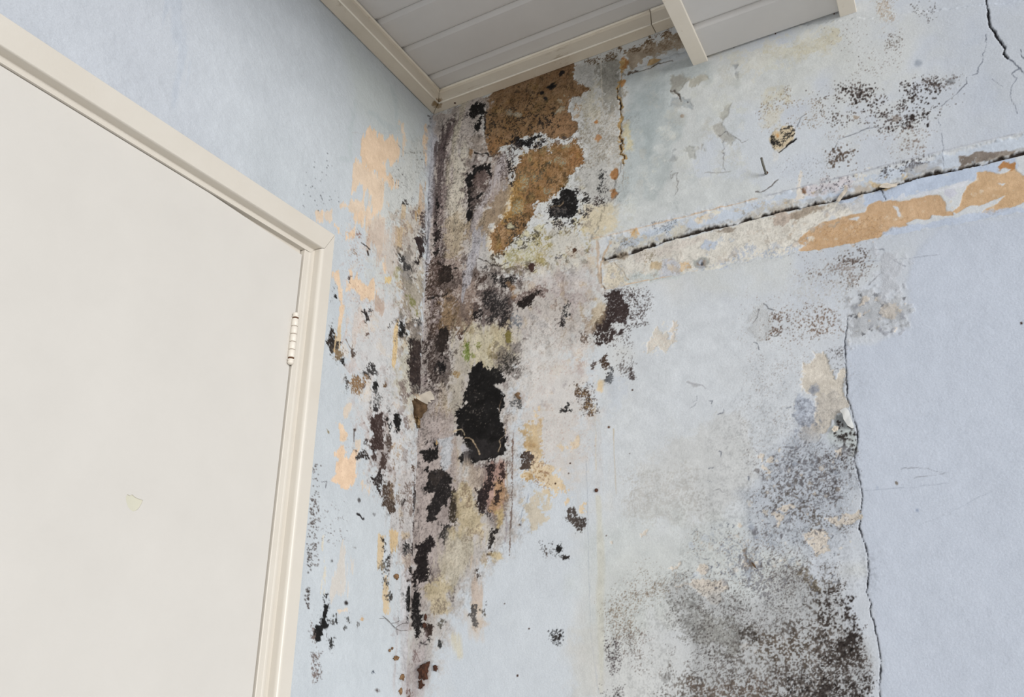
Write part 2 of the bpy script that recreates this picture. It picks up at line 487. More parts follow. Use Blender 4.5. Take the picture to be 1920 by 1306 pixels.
ov(1279, 218, 3, 3, (140, 118, 98), soft=1.5, rough=1)
ov(1290, 192, 1.4, 1.4, (60, 58, 58), soft=1, rough=0)
# ---- the corner: pale crust over damp, dingy plaster and painted corner shade
f('806,205 905,188 935,285 965,345 940,420 915,480 965,520 1050,515 1118,545 1105,640 1010,655 968,700 962,1000 905,1060 845,1165 795,1290 765,1320 765,900', (196, 188, 182), a=0.85, soft=26, rough=10, ns='M', cvar=4, k=0.5)
f('800,205 870,200 862,420 880,520 960,560 900,610 850,640 840,900 850,1060 800,1150 765,1200 765,800', (178, 166, 161), a=0.75, soft=20, rough=12, ns='M', gran=0.5, dens=0.75, cvar=5)
f('815,230 835,222 838,420 830,600 820,760 800,760 800,500', (158, 146, 143), a=0.7, soft=12, rough=9, ns='V', gran=0.7, dens=0.65, k=0.6)  # grainy shadow-grey band, corner shade painted beside the ridge
f('862,215 880,205 884,290 872,360 862,380 858,300', (208, 200, 186), a=0.8, soft=8, rough=5, ns='V', cvar=4)
f('846,300 866,290 868,400 862,470 842,470 838,400', (202, 190, 168), a=0.75, soft=9, rough=6, ns='V', cvar=4)
f('870,400 900,390 950,350 958,370 935,415 915,450 890,470 868,440', (176, 158, 134), a=0.8, soft=10, rough=7, gran=0.4, dens=0.85, cvar=5)
f('884,445 918,430 912,500 890,530 868,520', (192, 190, 190), a=0.7, soft=8, rough=5, cvar=3)
f('898,300 940,285 962,330 950,380 915,400 900,370', (150, 134, 124), a=0.75, soft=9, rough=7, gran=0.6, dens=0.75, cvar=6)
f('925,300 940,292 952,320 935,380 922,360', (182, 172, 170), a=0.7, soft=5, rough=5, ns='V')
f('818,560 870,556 900,570 880,620 840,640 815,640', (128, 106, 84), a=0.8, soft=12, rough=8, gran=0.6, dens=0.8, cvar=7)
f('820,470 870,480 905,520 900,570 850,580 812,560', (160, 142, 132), a=0.7, soft=12, rough=8, gran=0.6, dens=0.75, cvar=6)
f('870,610 945,598 968,620 962,668 930,700 880,690 862,650', (201, 192, 165), a=0.85, soft=10, rough=8, ns='V', cvar=6)
W.blots('872,612 945,602 964,625 955,668 905,690 868,660', 70, 2, 6, [(214, 208, 190), (176, 164, 122), (190, 176, 150), (160, 140, 110), (182, 180, 130)], 0.35, 0.7, 3.5, seed=41, ns='V')
f('852,640 880,690 870,760 850,800 840,760', (186, 178, 164), a=0.8, soft=9, rough=6, cvar=5)
f('960,690 1010,660 1100,650 1120,760 1060,900 968,830', (212, 206, 201), a=0.75, soft=26, rough=14, ns='M', cvar=3)
f('1010,540 1080,530 1105,560 1090,580 1040,560', (180, 166, 164), a=0.7, soft=12, rough=8, gran=0.6, dens=0.7)
f('985,515 1110,480 1118,540 1060,560 1000,545', (200, 192, 190), a=0.7, soft=16, rough=10, cvar=3)
f('920,470 1000,440 1040,420 1100,430 1118,500 1000,520 925,515', (206, 202, 192), a=0.8, soft=14, rough=9, cvar=4)
f('928,470 985,440 1030,445 1030,480 1000,500 940,505', (186, 180, 130), a=0.65, soft=9, rough=8, gran=0.7, dens=0.6, cvar=8)
f('990,420 1025,430 1028,470 1000,480', (176, 160, 108), a=0.6, soft=6, rough=6, gran=0.8, dens=0.55, cvar=8)
f('1090,380 1150,380 1160,430 1110,448 1085,430', (216, 200, 166), a=0.7, soft=12, rough=7, cvar=3)
# mottling of many pigments under the mould
CZ = '812,225 870,205 905,260 915,300 960,345 920,430 925,500 1010,515 1100,540 1090,600 985,620 965,700 958,1000 900,1060 845,1150 790,1280 775,1280 780,900 798,600 806,400'
W.blots(CZ, 300, 2, 11, [(214, 206, 196), (150, 138, 134), (112, 96, 92), (190, 170, 140), (84, 72, 70), (205, 198, 196), (128, 108, 92), (176, 160, 160)], 0.2, 0.6, 4.0, seed=1, h=0.4, ns='V')
W.blots('812,225 850,215 850,420 830,620 800,640 806,400', 120, 3, 12, [(120, 104, 102), (98, 84, 82), (150, 136, 134), (206, 200, 200)], 0.25, 0.6, 5.0, seed=2, h=0.5, ns='V')
W.blots('1085,130 1166,105 1166,330 1120,380 1075,350 1095,290 1085,232', 230, 1.5, 8, [(216, 214, 208), (146, 138, 126), (170, 148, 116), (204, 194, 172), (186, 190, 196), (132, 112, 88)], 0.3, 0.75, 1.5, seed=3, h=0.3)
W.blots('960,480 1110,450 1120,560 1100,760 985,780 962,700', 240, 2, 10, [(224, 218, 212), (178, 160, 158), (198, 182, 172), (158, 152, 154), (206, 186, 160)], 0.2, 0.55, 1.8, seed=4)
W.blots('925,475 1000,435 1080,410 1110,440 1090,500 960,520', 160, 2, 8, [(226, 220, 206), (168, 154, 104), (130, 124, 110), (196, 182, 130), (206, 204, 200)], 0.3, 0.75, 1.3, seed=5, h=0.4)
W.blots('1172,150 1300,110 1560,60 1420,200 1400,340 1180,430 1160,380', 130, 4, 18, [(214, 216, 214), (186, 192, 193), (190, 190, 184), (204, 206, 198)], 0.2, 0.5, 1.4, seed=6, gran=0.4)
# bare ochre render under the cornice
f('1078,122 1166,92 1170,150 1165,300 1160,378 1100,380 1075,330 1095,290 1085,232 1066,206', (196, 195, 191), a=0.95, soft=7, rough=4, cvar=5, k=0.5, h=-0.4)
f('1120,120 1155,104 1166,140 1164,200 1140,225 1126,190', (152, 149, 140), a=0.85, soft=8, rough=6, gran=0.5, dens=0.85, cvar=5)
f('1085,215 1164,180 1166,330 1140,300 1100,310', (180, 172, 158), a=0.7, soft=10, rough=9, gran=0.8, dens=0.55, cvar=6)
f('1085,170 1120,150 1126,230 1098,240', (206, 198, 176), a=0.6, soft=9, rough=7, gran=0.5, dens=0.7)
f('1160,95 1290,48 1290,92 1240,108 1175,130', (166, 150, 130), a=0.9, soft=6, rough=6, gran=0.4, dens=0.9, cvar=7, k=0.5)
f('1200,85 1275,58 1285,74 1215,102', (128, 108, 86), a=0.7, soft=6, rough=7, gran=0.9, dens=0.55)
f('1230,105 1290,88 1296,108 1240,125', (196, 202, 206), a=0.9, soft=4, rough=4)
f('1095,116 1200,80 1256,50 1262,62 1200,92 1120,118', (100, 80, 60), a=0.8, soft=4, rough=4, gran=0.8, dens=0.6)
O1 = '908,184 960,152 1000,136 1040,121 1082,105 1074,136 1081,154 1104,163 1106,168 1094,176 1077,181 1069,189 1066,208 1073,223 1084,231 1083,240 1075,250 1060,261 1037,259 1012,248 985,258 965,268 950,272 939,280 928,289 916,288 910,272 908,240 909,215'
f(O1, (148, 117, 86), soft=2.6, rough=1.8, gran=0.7, cvar=7, h=-1.4, k=0.7)
f('915,215 960,185 1020,165 1060,175 1050,220 1010,245 950,268 925,280 915,250', (142, 112, 78), a=0.6, soft=12, rough=12, cvar=6)
W.blots('915,205 1000,155 1075,130 1085,235 1060,258 1012,246 940,278 918,280', 190, 1.5, 7, [(112, 84, 52), (172, 130, 82), (92, 74, 52), (136, 108, 62), (64, 54, 42), (182, 150, 104)], 0.3, 0.7, 1.0, rot=-35, seed=7, h=0.35)
f('1025,222 1060,215 1080,232 1070,250 1040,256 1024,245', (166, 130, 96), a=0.8, soft=4, rough=2)
f('914,262 940,250 945,270 925,287 915,284', (170, 128, 86), a=0.7, soft=5, rough=3)
f('916,230 950,205 990,185 1020,200 1040,225 1012,246 975,255 945,262 920,255', (56, 46, 38), a=0.75, soft=14, rough=10, gran=1.0, dens=0.34)
f('1005,222 1040,214 1040,230 1015,246 1000,244', (44, 37, 33), a=0.85, soft=5, rough=5, gran=0.9, dens=0.55)
f('1005,195 1040,178 1045,185 1010,205', (98, 88, 44), a=0.5, soft=6, rough=5, gran=0.8, dens=0.5)
for x, y in ((1050, 187), (1062, 180), (1048, 210), (1056, 206), (955, 210), (970, 213)):
    ov(x, y, 5, 4, (206, 198, 176), a=0.8, soft=2, rough=2.5, gran=0.6, dens=0.7)
f('1024,164 1034,156 1043,158 1040,164 1030,169', BLACK, soft=1.5, rough=1.4)
ov(1017, 174, 4, 2.5, DARK, soft=1.5, rough=1.4); ov(1022, 184, 5, 2.5, DARK, soft=1.5, rough=1.2)
ov(1052, 137, 6, 3, DARK, soft=1.5, rough=2, gran=0.5, dens=0.8, rot=-30)
O2 = '1095,280 1094,300 1087,314 1069,328 1066,329 1059,334 1059,348 1050,354 1041,367 1025,379 1002,382 1000,395 994,407 987,423 978,436 967,442 952,453 952,464 941,473 928,473 920,468 920,445 922,429 931,417 947,404 955,382 958,364 964,351 962,342 969,325 969,306 978,292 987,283 1009,278 1025,280 1033,286 1037,271 1050,267 1062,269 1075,263 1086,269'
f('925,480 912,462 914,430 938,405 950,362 955,340 965,340 968,352 958,410 930,425 926,470', (214, 203, 184), a=0.9, soft=3, rough=2)
W.blots('955,280 1005,262 1060,256 1088,262 1035,292 985,288', 70, 1.5, 6, [(150, 136, 122), (120, 100, 84), (190, 172, 144), (206, 200, 192), (96, 84, 80)], 0.4, 0.8, 1.2, seed=21)
W.blots('1000,375 1060,340 1100,330 1110,380 1100,440 1010,430', 120, 1.5, 7, [(168, 160, 138), (196, 184, 150), (150, 140, 130), (210, 204, 192), (120, 112, 104)], 0.3, 0.7, 1.3, seed=22)
f(O2, (157, 122, 84), soft=3.6, rough=2.6, gran=0.9, cvar=8, h=-1.2, k=0.6)
f('975,300 1040,290 1060,310 1020,370 990,390 970,350', (158, 120, 80), a=0.6, soft=12, rough=10)
f('1075,270 1095,285 1092,305 1070,322 1062,300', (160, 114, 72), a=0.7, soft=5, rough=4, gran=0.4)
W.blots(O2, 200, 1.5, 8, [(120, 90, 54), (178, 136, 80), (104, 84, 56), (190, 166, 112), (150, 112, 56), (80, 68, 50)], 0.3, 0.65, 1.4, seed=8, h=0.35)
f('955,345 985,335 975,390 955,410 940,420', (184, 148, 88), a=0.6, soft=6, rough=6)
f('965,318 1010,316 1030,330 1000,345 975,345', (140, 124, 90), a=0.6, soft=8, rough=7, gran=0.9, dens=0.5)
for x, y, a_, b_ in ((1045, 300, 18, 6), (1008, 332, 10, 6), (985, 345, 8, 12), (1024, 358, 6, 3), (972, 388, 6, 8), (965, 393, 6, 7), (1060, 272, 10, 4)):
    ov(x, y, a_, b_, (212, 208, 180), a=0.85, soft=3, rough=4, gran=0.9, dens=0.5)
f('1000,318 1026,310 1022,340 1012,345 1005,330', (80, 68, 52), a=0.7, soft=5, rough=5, gran=0.9, dens=0.5)
f('945,410 975,405 985,420 965,440 945,425', (72, 62, 52), a=0.8, soft=6, rough=5, gran=0.8, dens=0.55)
f('955,440 1005,430 1012,445 975,465 955,460', (74, 70, 62), a=0.75, soft=6, rough=6, gran=0.9, dens=0.48)
f('925,478 942,470 945,485 930,490', (70, 60, 52), a=0.8, soft=4, rough=4, gran=0.8, dens=0.6)
for x, y in ((957, 423), (988, 435), (974, 454), (1010, 425), (1020, 420), (985, 440)):
    ov(x, y, 5, 4, (216, 210, 180), a=0.9, soft=2, rough=2.5)
ov(1154, 326, 8, 11, (168, 122, 80), rot=20, soft=1.3, rough=1.4, h=-1); ov(1152, 362, 8, 11, (164, 120, 80), soft=1.3, rough=1.6, h=-1)
f('1165,108 1172,104 1180,112 1178,122 1170,132 1164,128', (164, 120, 76), soft=1.5, rough=1.5, h=-1)
f('1162,152 1178,146 1176,156 1166,162', (174, 130, 84), soft=1.5, rough=1.5); ov(1117, 229, 4, 4, (176, 124, 76), soft=1.5, rough=1.2)
ov(1121, 260, 4, 6, (188, 146, 108), soft=2, rough=2)
ln('1126,112 1128,150 1129,185 1130,215', 0.8, (204, 198, 186), wob=0.6)
# crumbling tan edge between brown corner and slab
ln('1166,118 1164,150 1160,165 1158,180 1163,190 1165,215 1163,240 1166,262 1168,285 1170,305', 2.6, (190, 158, 108), wob=1.8, gran=0.6, dens=0.85, k=0.8, cvar=10)
ln('1160,165 1156,181 1162,192 1163,215', 1.1, (62, 50, 40), wob=1.6, h=-2.2, gran=0.5)
ln('1163,240 1165,262 1167,285 1170,310', 0.8, (88, 74, 60), wob=1.6, h=-1.5, gran=0.5)
ln('1178,141 1195,133 1215,130 1240,118 1262,113', 1.0, (104, 92, 80), wob=1.4, h=-1.5)
ov(1194, 134, 4, 2, (66, 52, 44), soft=1, rough=1)
f('1172,240 1180,235 1186,280 1176,282', (208, 196, 158), a=0.7, soft=4, rough=3)
ln('1146,379 1152,372 1168,352 1170,318', 0.7, (150, 146, 140), wob=1.2)
# ---- white swollen crust beside the cornice
f('806,214 838,212 858,205 872,188 905,183 922,190 918,205 905,214 908,255 903,290 892,300 880,290 876,262 868,252 850,260 832,300 826,420 812,480 802,500 800,260', (196, 186, 180), a=0.9, soft=3, rough=2.6, ns='M', cvar=7, h=2.6, k=0.8)
f('866,195 878,192 872,222 858,262 850,270 856,236', (208, 200, 182), a=0.85, soft=4, rough=2.5, ns='V')
f('838,232 858,222 850,252 832,290 826,300 830,262', (110, 94, 92), a=0.7, soft=8, rough=5, gran=0.6, dens=0.7)
f('888,228 902,222 900,246 890,250', (214, 206, 198), a=0.9, soft=2, rough=2.5)
f('878,255 908,252 914,282 908,290 884,282', (172, 160, 150), a=0.85, soft=3, rough=3, gran=0.5, dens=0.85, cvar=8)
ov(882, 288, 4, 10, (146, 104, 62), a=0.7, soft=3, rough=2)
ln('892,288 903,288 913,287 916,291', 1.4, BLACK, wob=1.2, h=-2)
ln('822,330 824,400 818,470', 6, (112, 98, 96), a=0.55, wob=3, soft=6, gran=0.5); ln('828,300 836,268 850,242 868,216', 4, (118, 100, 100), a=0.55, wob=2, soft=5, gran=0.5)
ln('866,222 856,262 846,330 842,420', 3, None, wob=3, soft=6, h=2.0); ln('826,260 818,340 814,440', 3, None, wob=2, soft=5, h=-1.5); ln('920,300 900,360 885,440', 3, None, wob=2, soft=6, h=1.8)
ln('812,232 810,300 806,420 800,520', 3.0, (192, 192, 198), a=0.8, wob=1.5, soft=3, h=1.5)
f('804,470 826,480 840,540 836,600 822,640 803,640 800,560', (104, 86, 76), a=0.6, soft=12, rough=8, gran=0.6, dens=0.7)
f('840,520 905,510 905,560 870,600 845,590', (140, 122, 112), a=0.6, soft=12, rough=8, gran=0.6, dens=0.7)
# folds of swollen crust and efflorescence
f('803,255 812,248 822,262 818,300 812,350 808,400 803,400 801,330', (198, 198, 206), a=0.85, soft=4, rough=2, ns='V', h=0.8)
f('836,240 850,230 842,256 834,280 828,310 826,350 822,400 819,445 810,445 813,380 817,320 824,275', (98, 85, 85), a=0.78, soft=6, rough=4, ns='V', gran=0.45, h=-1.2)
f('856,240 866,205 875,200 867,235 859,265 851,300 847,345 838,345 842,300 848,265', (204, 195, 178), a=0.85, soft=4, rough=2.5, ns='V', h=1.0)
f('852,300 876,262 884,280 876,320 872,360 866,400 858,425 842,425 838,380 846,340', (213, 206, 193), a=0.85, soft=7, rough=3, ns='V', h=0.6)
f('838,405 868,395 872,440 862,480 838,485 832,440', (188, 172, 148), a=0.7, soft=8, rough=4, gran=0.3)
f('928,300 944,290 950,310 936,340 922,365 905,390 893,420 880,440 885,415 905,370 920,340', (190, 183, 185), a=0.85, soft=4, rough=2.5, ns='V', h=1.0)
f('905,400 935,360 957,345 952,380 935,415 915,440 895,445', (160, 141, 119), a=0.8, soft=6, rough=4, gran=0.35)
f('882,440 902,425 905,450 892,490 876,540 866,560 868,520 876,480', (188, 187, 195), a=0.8, soft=6, rough=3, ns='V', gran=0.3)
f('826,560 842,540 856,560 850,610 836,640 822,620', (150, 124, 92), a=0.6, soft=8, rough=5, gran=0.4)
f('890,630 905,612 912,640 902,672 890,660', (214, 206, 180), a=0.7, soft=5, rough=4, ns='V'); f('925,622 945,615 950,650 936,672 926,650', (212, 202, 172), a=0.7, soft=5, rough=4, ns='V')
f('965,620 1000,600 1050,620 1060,700 1010,740 975,720', (216, 213, 210), a=0.7, soft=18, rough=8)
# mould on the right wall, hard black colonies
for q, c_ in (('822,500 860,505 866,540 840,560 820,550', (78, 67, 64)), ('893,535 962,540 967,607 898,612', (74, 65, 63)), ('800,630 850,610 852,690 836,722 800,742', (68, 58, 55)), ('880,503 978,503 978,542 890,544', (98, 87, 83)), ('918,648 972,643 974,702 930,708', (104, 96, 92)), ('870,300 925,300 920,360 885,400 868,400', (112, 98, 94)), ('785,880 850,880 856,990 800,1000', (92, 82, 80)), ('885,870 950,868 940,960 890,965', (120, 102, 98))):
    f(q, c_, a=0.55, soft=15, rough=7, gran=0.35, dens=0.85, cvar=6)
f('806,300 812,300 809,420 804,500 798,560 795,640 791,640 797,520 803,420', (198, 198, 205), a=0.8, soft=4, rough=2.5, ns='V', h=0.8)
def M(s, c=BLACK, **k):
    k.setdefault('soft', 2.8); k.setdefault('rough', 2.0); k.setdefault('gran', 0.95); k.setdefault('cvar', 4)
    hk = dict(k); hk.update(a=0.36, soft=k['soft'] + 9, rough=k['rough'] + 3.5, gran=0.6, dens=0.55 * k.get('dens', 1.0) + 0.12)
    W.fill(s, tuple(0.7 * q + 28 for q in c), **hk)
    W.fill(s, c, **k)
def MO(x, y, rx, ry, c=BLACK, **k):
    k.setdefault('soft', 3.0); k.setdefault('rough', 1.4); k.setdefault('gran', 1.0); k.setdefault('cvar', 4)
    if rx > 2.2:
        hk = dict(k); hk.update(a=0.42, soft=k['soft'] + 4, rough=k['rough'] + 2, gran=0.95, dens=0.42 * k.get('dens', 1.0) + 0.12)
        W.oval(x, y, rx, ry, tuple(0.7 * q + 28 for q in c), **hk)
    W.oval(x, y, rx, ry, c, **k)
M('970,257 978,260 987,261 1000,258 1014,249 1012,255 1000,264 995,275 987,278 978,274 969,271')
M('960,262 975,268 972,282 960,290 958,276', DARK, soft=5, rough=4, dens=0.7); M('1005,268 1022,262 1014,276 1000,278', DARK, soft=4, dens=0.75)
f('935,288 965,280 975,300 960,330 945,340 936,310', (108, 96, 94), a=0.7, soft=8, rough=6, gran=0.8, dens=0.6)
M('955,300 968,296 964,320 960,345 955,340', DARK, soft=4, rough=3, dens=0.6)
M('883,196 895,194 909,197 911,211 905,219 905,235 900,249 891,247 888,239 900,228 901,219 888,222 880,217', rough=1.5)
ln('908,206 909,230 908,252', 1.0, DARK, wob=1)
f('888,318 905,308 920,310 922,335 912,350 892,356 882,345', (98, 82, 78), a=0.9, soft=6, rough=4, gran=0.6, dens=0.85, cvar=10)
M('901,310 919,306 923,314 922,330 914,328 908,320 895,324 887,330 886,346 884,360 876,355 874,339 880,324 890,314')
f('876,352 890,350 902,358 900,380 884,394 876,385', (92, 80, 76), a=0.9, soft=4, rough=3, gran=0.6, dens=0.85, cvar=10)
M('876,356 884,358 882,380 880,392 875,380', DARK); M('879,390 886,396 884,408 877,415 871,407 873,397', rough=0.8, gran=0.3)
MO(898, 369, 5, 3, rot=-40); ln('901,366 907,358', 1.2, BLACK, wob=0.4)
M('1056,353 1066,353 1075,361 1084,372 1086,386 1080,397 1072,409 1062,411 1050,409 1041,412 1030,409 1023,398 1031,390 1037,382 1034,378 1047,370 1052,361', (22, 20, 20), rough=2.2)
f('1028,392 1050,385 1060,400 1045,410 1030,408', (130, 122, 118), a=0.7, soft=4, rough=4, gran=1.0, dens=0.42)
ln('1035,388 1040,384 1048,387 1054,380 1056,376', 0.8, (130, 112, 92), wob=1)
M('1089,372 1098,366 1109,362 1108,372 1100,382 1092,384', (52, 49, 48), soft=4, rough=3, dens=0.85); M('1087,392 1100,388 1103,396 1095,405 1087,402', (70, 66, 65), soft=5, rough=3, dens=0.7)
M('1119,350 1122,330 1130,325 1134,345 1132,360 1122,362', (72, 72, 72), soft=5, rough=4, dens=0.6); MO(1131, 373, 5, 4, DARK, dens=0.8); MO(1083, 361, 3, 4, DARK)
M('1020,420 1040,412 1080,408 1082,420 1060,426 1035,428', (66, 62, 62), soft=5, rough=4, dens=0.55)
M('1110,365 1125,360 1140,370 1130,380 1112,380', (86, 78, 76), soft=6, rough=4, dens=0.45)
MO(1076, 467, 5, 4.5, (74, 52, 38), rough=1.2, gran=0.3); MO(997, 500, 6, 9, (70, 50, 44), rough=1.4, gran=0.4); MO(1048, 480, 8, 4, (120, 118, 118), dens=0.6, rot=-30)
ln('895,484 905,487 915,490 922,496 940,497 950,490', 0.9, (58, 52, 46), wob=1.1, h=-1.2)
ln('803,561 812,557 816,554 832,554 840,547', 1.2, BLACK, wob=0.8, h=-1.5)
M('831,499 841,499 848,510 852,518 841,529 830,529 823,537 820,532 822,519 820,513', (44, 35, 31), rough=1.8); MO(823, 493, 4, 4.5, (40, 32, 30)); MO(853, 503, 3, 2)
f('805,480 822,500 826,560 815,640 803,640 803,540', (92, 74, 66), a=0.75, soft=7, rough=6, gran=0.8, dens=0.6)
M('816,445 819,430 824,432 827,446 821,450 813,456', (44, 38, 37)); M('810,450 822,446 822,462 812,464', DARK, dens=0.5, soft=3); M('812,472 822,466 821,474 815,482', DARK)
M('820,376 824,380 823,394 820,390', BLACK, soft=1.2); M('818,398 822,400 818,412', DARK, dens=0.6); M('816,415 822,420 820,432 815,430', DARK, dens=0.6)
f('900,540 955,545 960,610 905,606 885,590', (104, 90, 86), a=0.75, soft=10, rough=8, gran=0.7, dens=0.65, cvar=8)
M('906,552 925,548 945,552 954,562 956,585 952,604 945,604 940,594 925,600 912,597 920,580 907,572', (46, 42, 42), soft=5, rough=4, dens=0.75)
MO(900, 588, 4, 12, DARK, soft=3, dens=0.8); MO(890, 591, 5, 6, DARK, dens=0.8)
M('919,516 930,510 945,516 958,512 972,518 970,528 955,535 945,540 936,534 924,532', (40, 37, 37), soft=4, rough=3.5, dens=0.78)
M('895,520 905,514 914,520 912,528 900,530', (72, 58, 52), soft=4, rough=3, dens=0.8); MO(892, 536, 4, 3, DBROWN, dens=0.8); MO(909, 501, 4, 4, (110, 106, 104), dens=0.6)
f('960,560 1010,535 1035,532 1030,548 985,572 965,578', (120, 100, 94), a=0.75, soft=6, rough=5, gran=0.6, dens=0.7)
M('967,572 981,577 994,570 1006,552 1012,546 1002,548 984,558 970,564', (40, 32, 30)); f('955,530 965,536 966,556 958,552', (168, 132, 96), a=0.7, soft=4, rough=3)
M('959,590 975,586 980,600 972,613 960,606', (138, 142, 148), soft=5, rough=4, dens=0.7); M('1050,600 1056,580 1063,568 1064,590 1056,612', (66, 66, 66), soft=3.5, rough=3, dens=0.55); MO(1053, 606, 3, 5, DARK)
# brown-black colony right of the corner and its spores
M('1134,553 1150,544 1169,551 1175,570 1175,594 1172,612 1159,630 1158,625 1169,606 1144,606 1141,619 1131,617 1119,616 1116,606 1127,594 1136,581 1139,566', (56, 45, 44), rough=2.4, gran=0.95, dens=0.93)
M('1114,622 1126,618 1141,612 1156,622 1150,637 1135,641 1122,650 1116,645', (58, 47, 45), gran=0.95, dens=0.8); M('1088,625 1096,620 1105,630 1103,644 1092,640', (98, 86, 78), gran=0.95, dens=0.6)
M('1126,668 1138,662 1141,680 1138,695 1126,690', (72, 56, 46), gran=0.9, dens=0.75); M('1105,680 1114,675 1116,690 1110,703', (92, 82, 80), gran=0.95, dens=0.55)
M('1134,700 1142,697 1142,712 1136,712', BLACK); M('1144,694 1151,690 1149,710 1144,717', (60, 60, 60), dens=0.7); M('1181,684 1186,690 1188,710 1183,706', (80, 72, 72), dens=0.6)
f('1105,610 1118,560 1135,570 1130,600', (196, 176, 144), a=0.6, soft=5, rough=4); f('1088,590 1105,590 1112,620 1098,632', (178, 160, 142), a=0.6, soft=6, rough=5, gran=0.6, dens=0.7)
dt('1145,540 1190,540 1205,590 1180,620 1160,650 1140,640', 520, 0.7, 1.7, (58, 48, 47), edge=14)
dt('1160,540 1220,545 1225,575 1190,600', 150, 0.7, 1.4, (84, 76, 74), edge=12)
dt('1152,632 1185,640 1190,705 1160,700', 150, 0.7, 1.4, (90, 82, 80), edge=8); dt('1165,610 1215,603 1215,608 1165,616', 45, 0.7, 1.3, (70, 62, 60), edge=3)
M('1073,730 1084,722 1100,728 1112,745 1116,760 1110,774 1098,772 1090,766 1096,752 1083,741', (100, 82, 66), gran=0.95, dens=0.66, soft=5, rough=4); f('1092,738 1112,745 1114,765 1100,768', (190, 162, 118), a=0.5, soft=5, rough=4, gran=0.7, dens=0.5)
dt('1070,720 1110,720 1125,770 1095,780', 130, 0.7, 1.7, (62, 52, 48), edge=8)
M('1050,772 1058,765 1066,755 1072,770 1064,774', (44, 43, 43), dens=0.7, soft=3); M('954,752 970,748 984,765 980,772 962,765', (110, 110, 110), dens=0.65, soft=4, rough=3)
f('1118,712 1128,716 1128,734 1118,732', (226, 196, 148), a=0.7, soft=4, rough=3)
# the great black patch
M('887,696 892,677 901,673 906,681 911,690 934,690 945,700 947,715 937,723 949,737 946,752 938,767 941,784 946,797 949,809 952,830 949,847 946,856 930,856 911,864 891,866 874,870 863,866 862,853 868,841 872,830 855,816 857,800 857,775 861,766 874,752 870,739 875,728 880,716 878,703', (19, 17, 17), rough=2.6, gran=0.8)
f('870,832 945,822 948,850 900,864 866,864', (52, 48, 49), a=0.7, soft=8, rough=6, gran=0.5, dens=0.8)
M('931,695 936,665 955,657 968,672 966,690 950,700', (72, 68, 64), soft=6, rough=5, dens=0.6)
MO(870, 840, 8, 8, (196, 194, 198), gran=0.4, rough=2)
dt('868,735 900,720 920,760 930,800 890,800 868,780', 50, 0.7, 1.3, (120, 112, 104), edge=6)
f('927,722 936,720 950,730 958,745 950,742 936,730', (198, 194, 190), soft=1.5, rough=1.5)
# thin lifted threads of paint across the black
ln('842,810 850,811 857,806 865,804 870,809 871,815', 1.0, (206, 188, 158), wob=0.6, h=1.2); ln('870,820 880,820 886,825 893,835 898,845 900,852', 0.9, (190, 168, 140), wob=0.6, h=1.2)
ln('947,802 948,812 941,820 938,826 938,838 934,846', 0.9, (180, 160, 136), wob=0.7, h=1); ln('941,745 939,758 936,772', 0.6, (120, 104, 90), wob=0.7)
ln('819,816 826,808 833,802 838,799', 0.7, (168, 130, 92), wob=0.6); ln('816,684 821,696 823,708 819,714 812,724', 0.9, (196, 188, 182), wob=0.7, h=1)
# dark masses down the corner
M('819,629 830,615 844,618 842,637 836,649 834,671 822,671 823,656 820,642', (44, 36, 33), rough=2.4); M('819,677 833,676 834,693 825,699 822,690 817,702 812,699', (24, 22, 23))
f('800,630 822,640 822,705 808,735 799,725', (80, 68, 64), a=0.9, soft=6, rough=5, gran=0.9, dens=0.6)
MO(863, 633, 6, 6, (78, 58, 50), rough=2, dens=0.8); ln('870,624 876,618 880,610', 0.6, (86, 78, 70), wob=0.8)
f('871,660 875,648 881,652 880,672 874,676', (116, 134, 62), a=0.85, soft=3, rough=3, gran=0.7, dens=0.8); ov(895, 645, 4, 6, (134, 140, 72), a=0.7, soft=3, rough=2.5, gran=0.7, dens=0.7)
ov(954, 632, 3, 10, (130, 118, 52), a=0.8, soft=2, rough=2); ov(888, 668, 3, 3, (134, 140, 72), a=0.7, soft=2, rough=1.5); ov(856, 701, 9, 9, (160, 130, 84), a=0.8, soft=4, rough=3, gran=0.7, dens=0.7)
f('905,635 925,640 935,680 915,670', (176, 160, 116), a=0.6, soft=5, rough=5, gran=0.6, dens=0.6)
f('780,770 850,780 862,860 850,960 840,1050 790,1120 772,1120', (188, 176, 172), a=0.8, soft=14, rough=9, ns='V', cvar=5)
M('791,848 799,841 814,841 816,834 822,836 824,858 817,864 805,869 803,884 799,886 800,869 792,862', (34, 30, 30)); MO(799, 828, 4, 6, (84, 76, 76), soft=4, dens=0.7)
f('824,822 848,820 846,868 832,884 826,870', (206, 210, 216), a=0.9, soft=4, rough=3)
M('800,891 814,877 825,874 830,882 842,888 847,901 846,919 838,947 827,954 817,966 819,977 810,982 796,982 799,969 796,957 805,935 811,926 799,924 796,907', (37, 33, 33), rough=2.4)
f('812,878 828,876 832,900 815,905 808,895', (84, 74, 68), a=0.6, soft=5, rough=4, gran=0.7, dens=0.6)
M('850,905 858,930 860,972 852,985 842,979 842,954', (60, 52, 42), rough=1.6, dens=0.9); M('844,980 842,1001 833,1021 827,1004 824,994 830,985', (66, 62, 60), rough=1.6, dens=0.9)
f('862,872 880,868 905,880 888,920 868,900', (198, 182, 166), a=0.8, soft=8, rough=6, ns='V', cvar=6); f('866,880 876,878 876,910 870,920', (216, 214, 212), a=0.8, soft=4, rough=3)
f('858,900 880,915 900,960 916,1000 900,1010 880,1000 862,1010 846,1010 855,985', (203, 187, 154), a=0.85, soft=7, rough=6, cvar=7)
f('846,1000 905,1010 880,1060 845,1100 800,1130 805,1060', (204, 195, 174), a=0.75, soft=12, rough=9, ns='V', cvar=7)
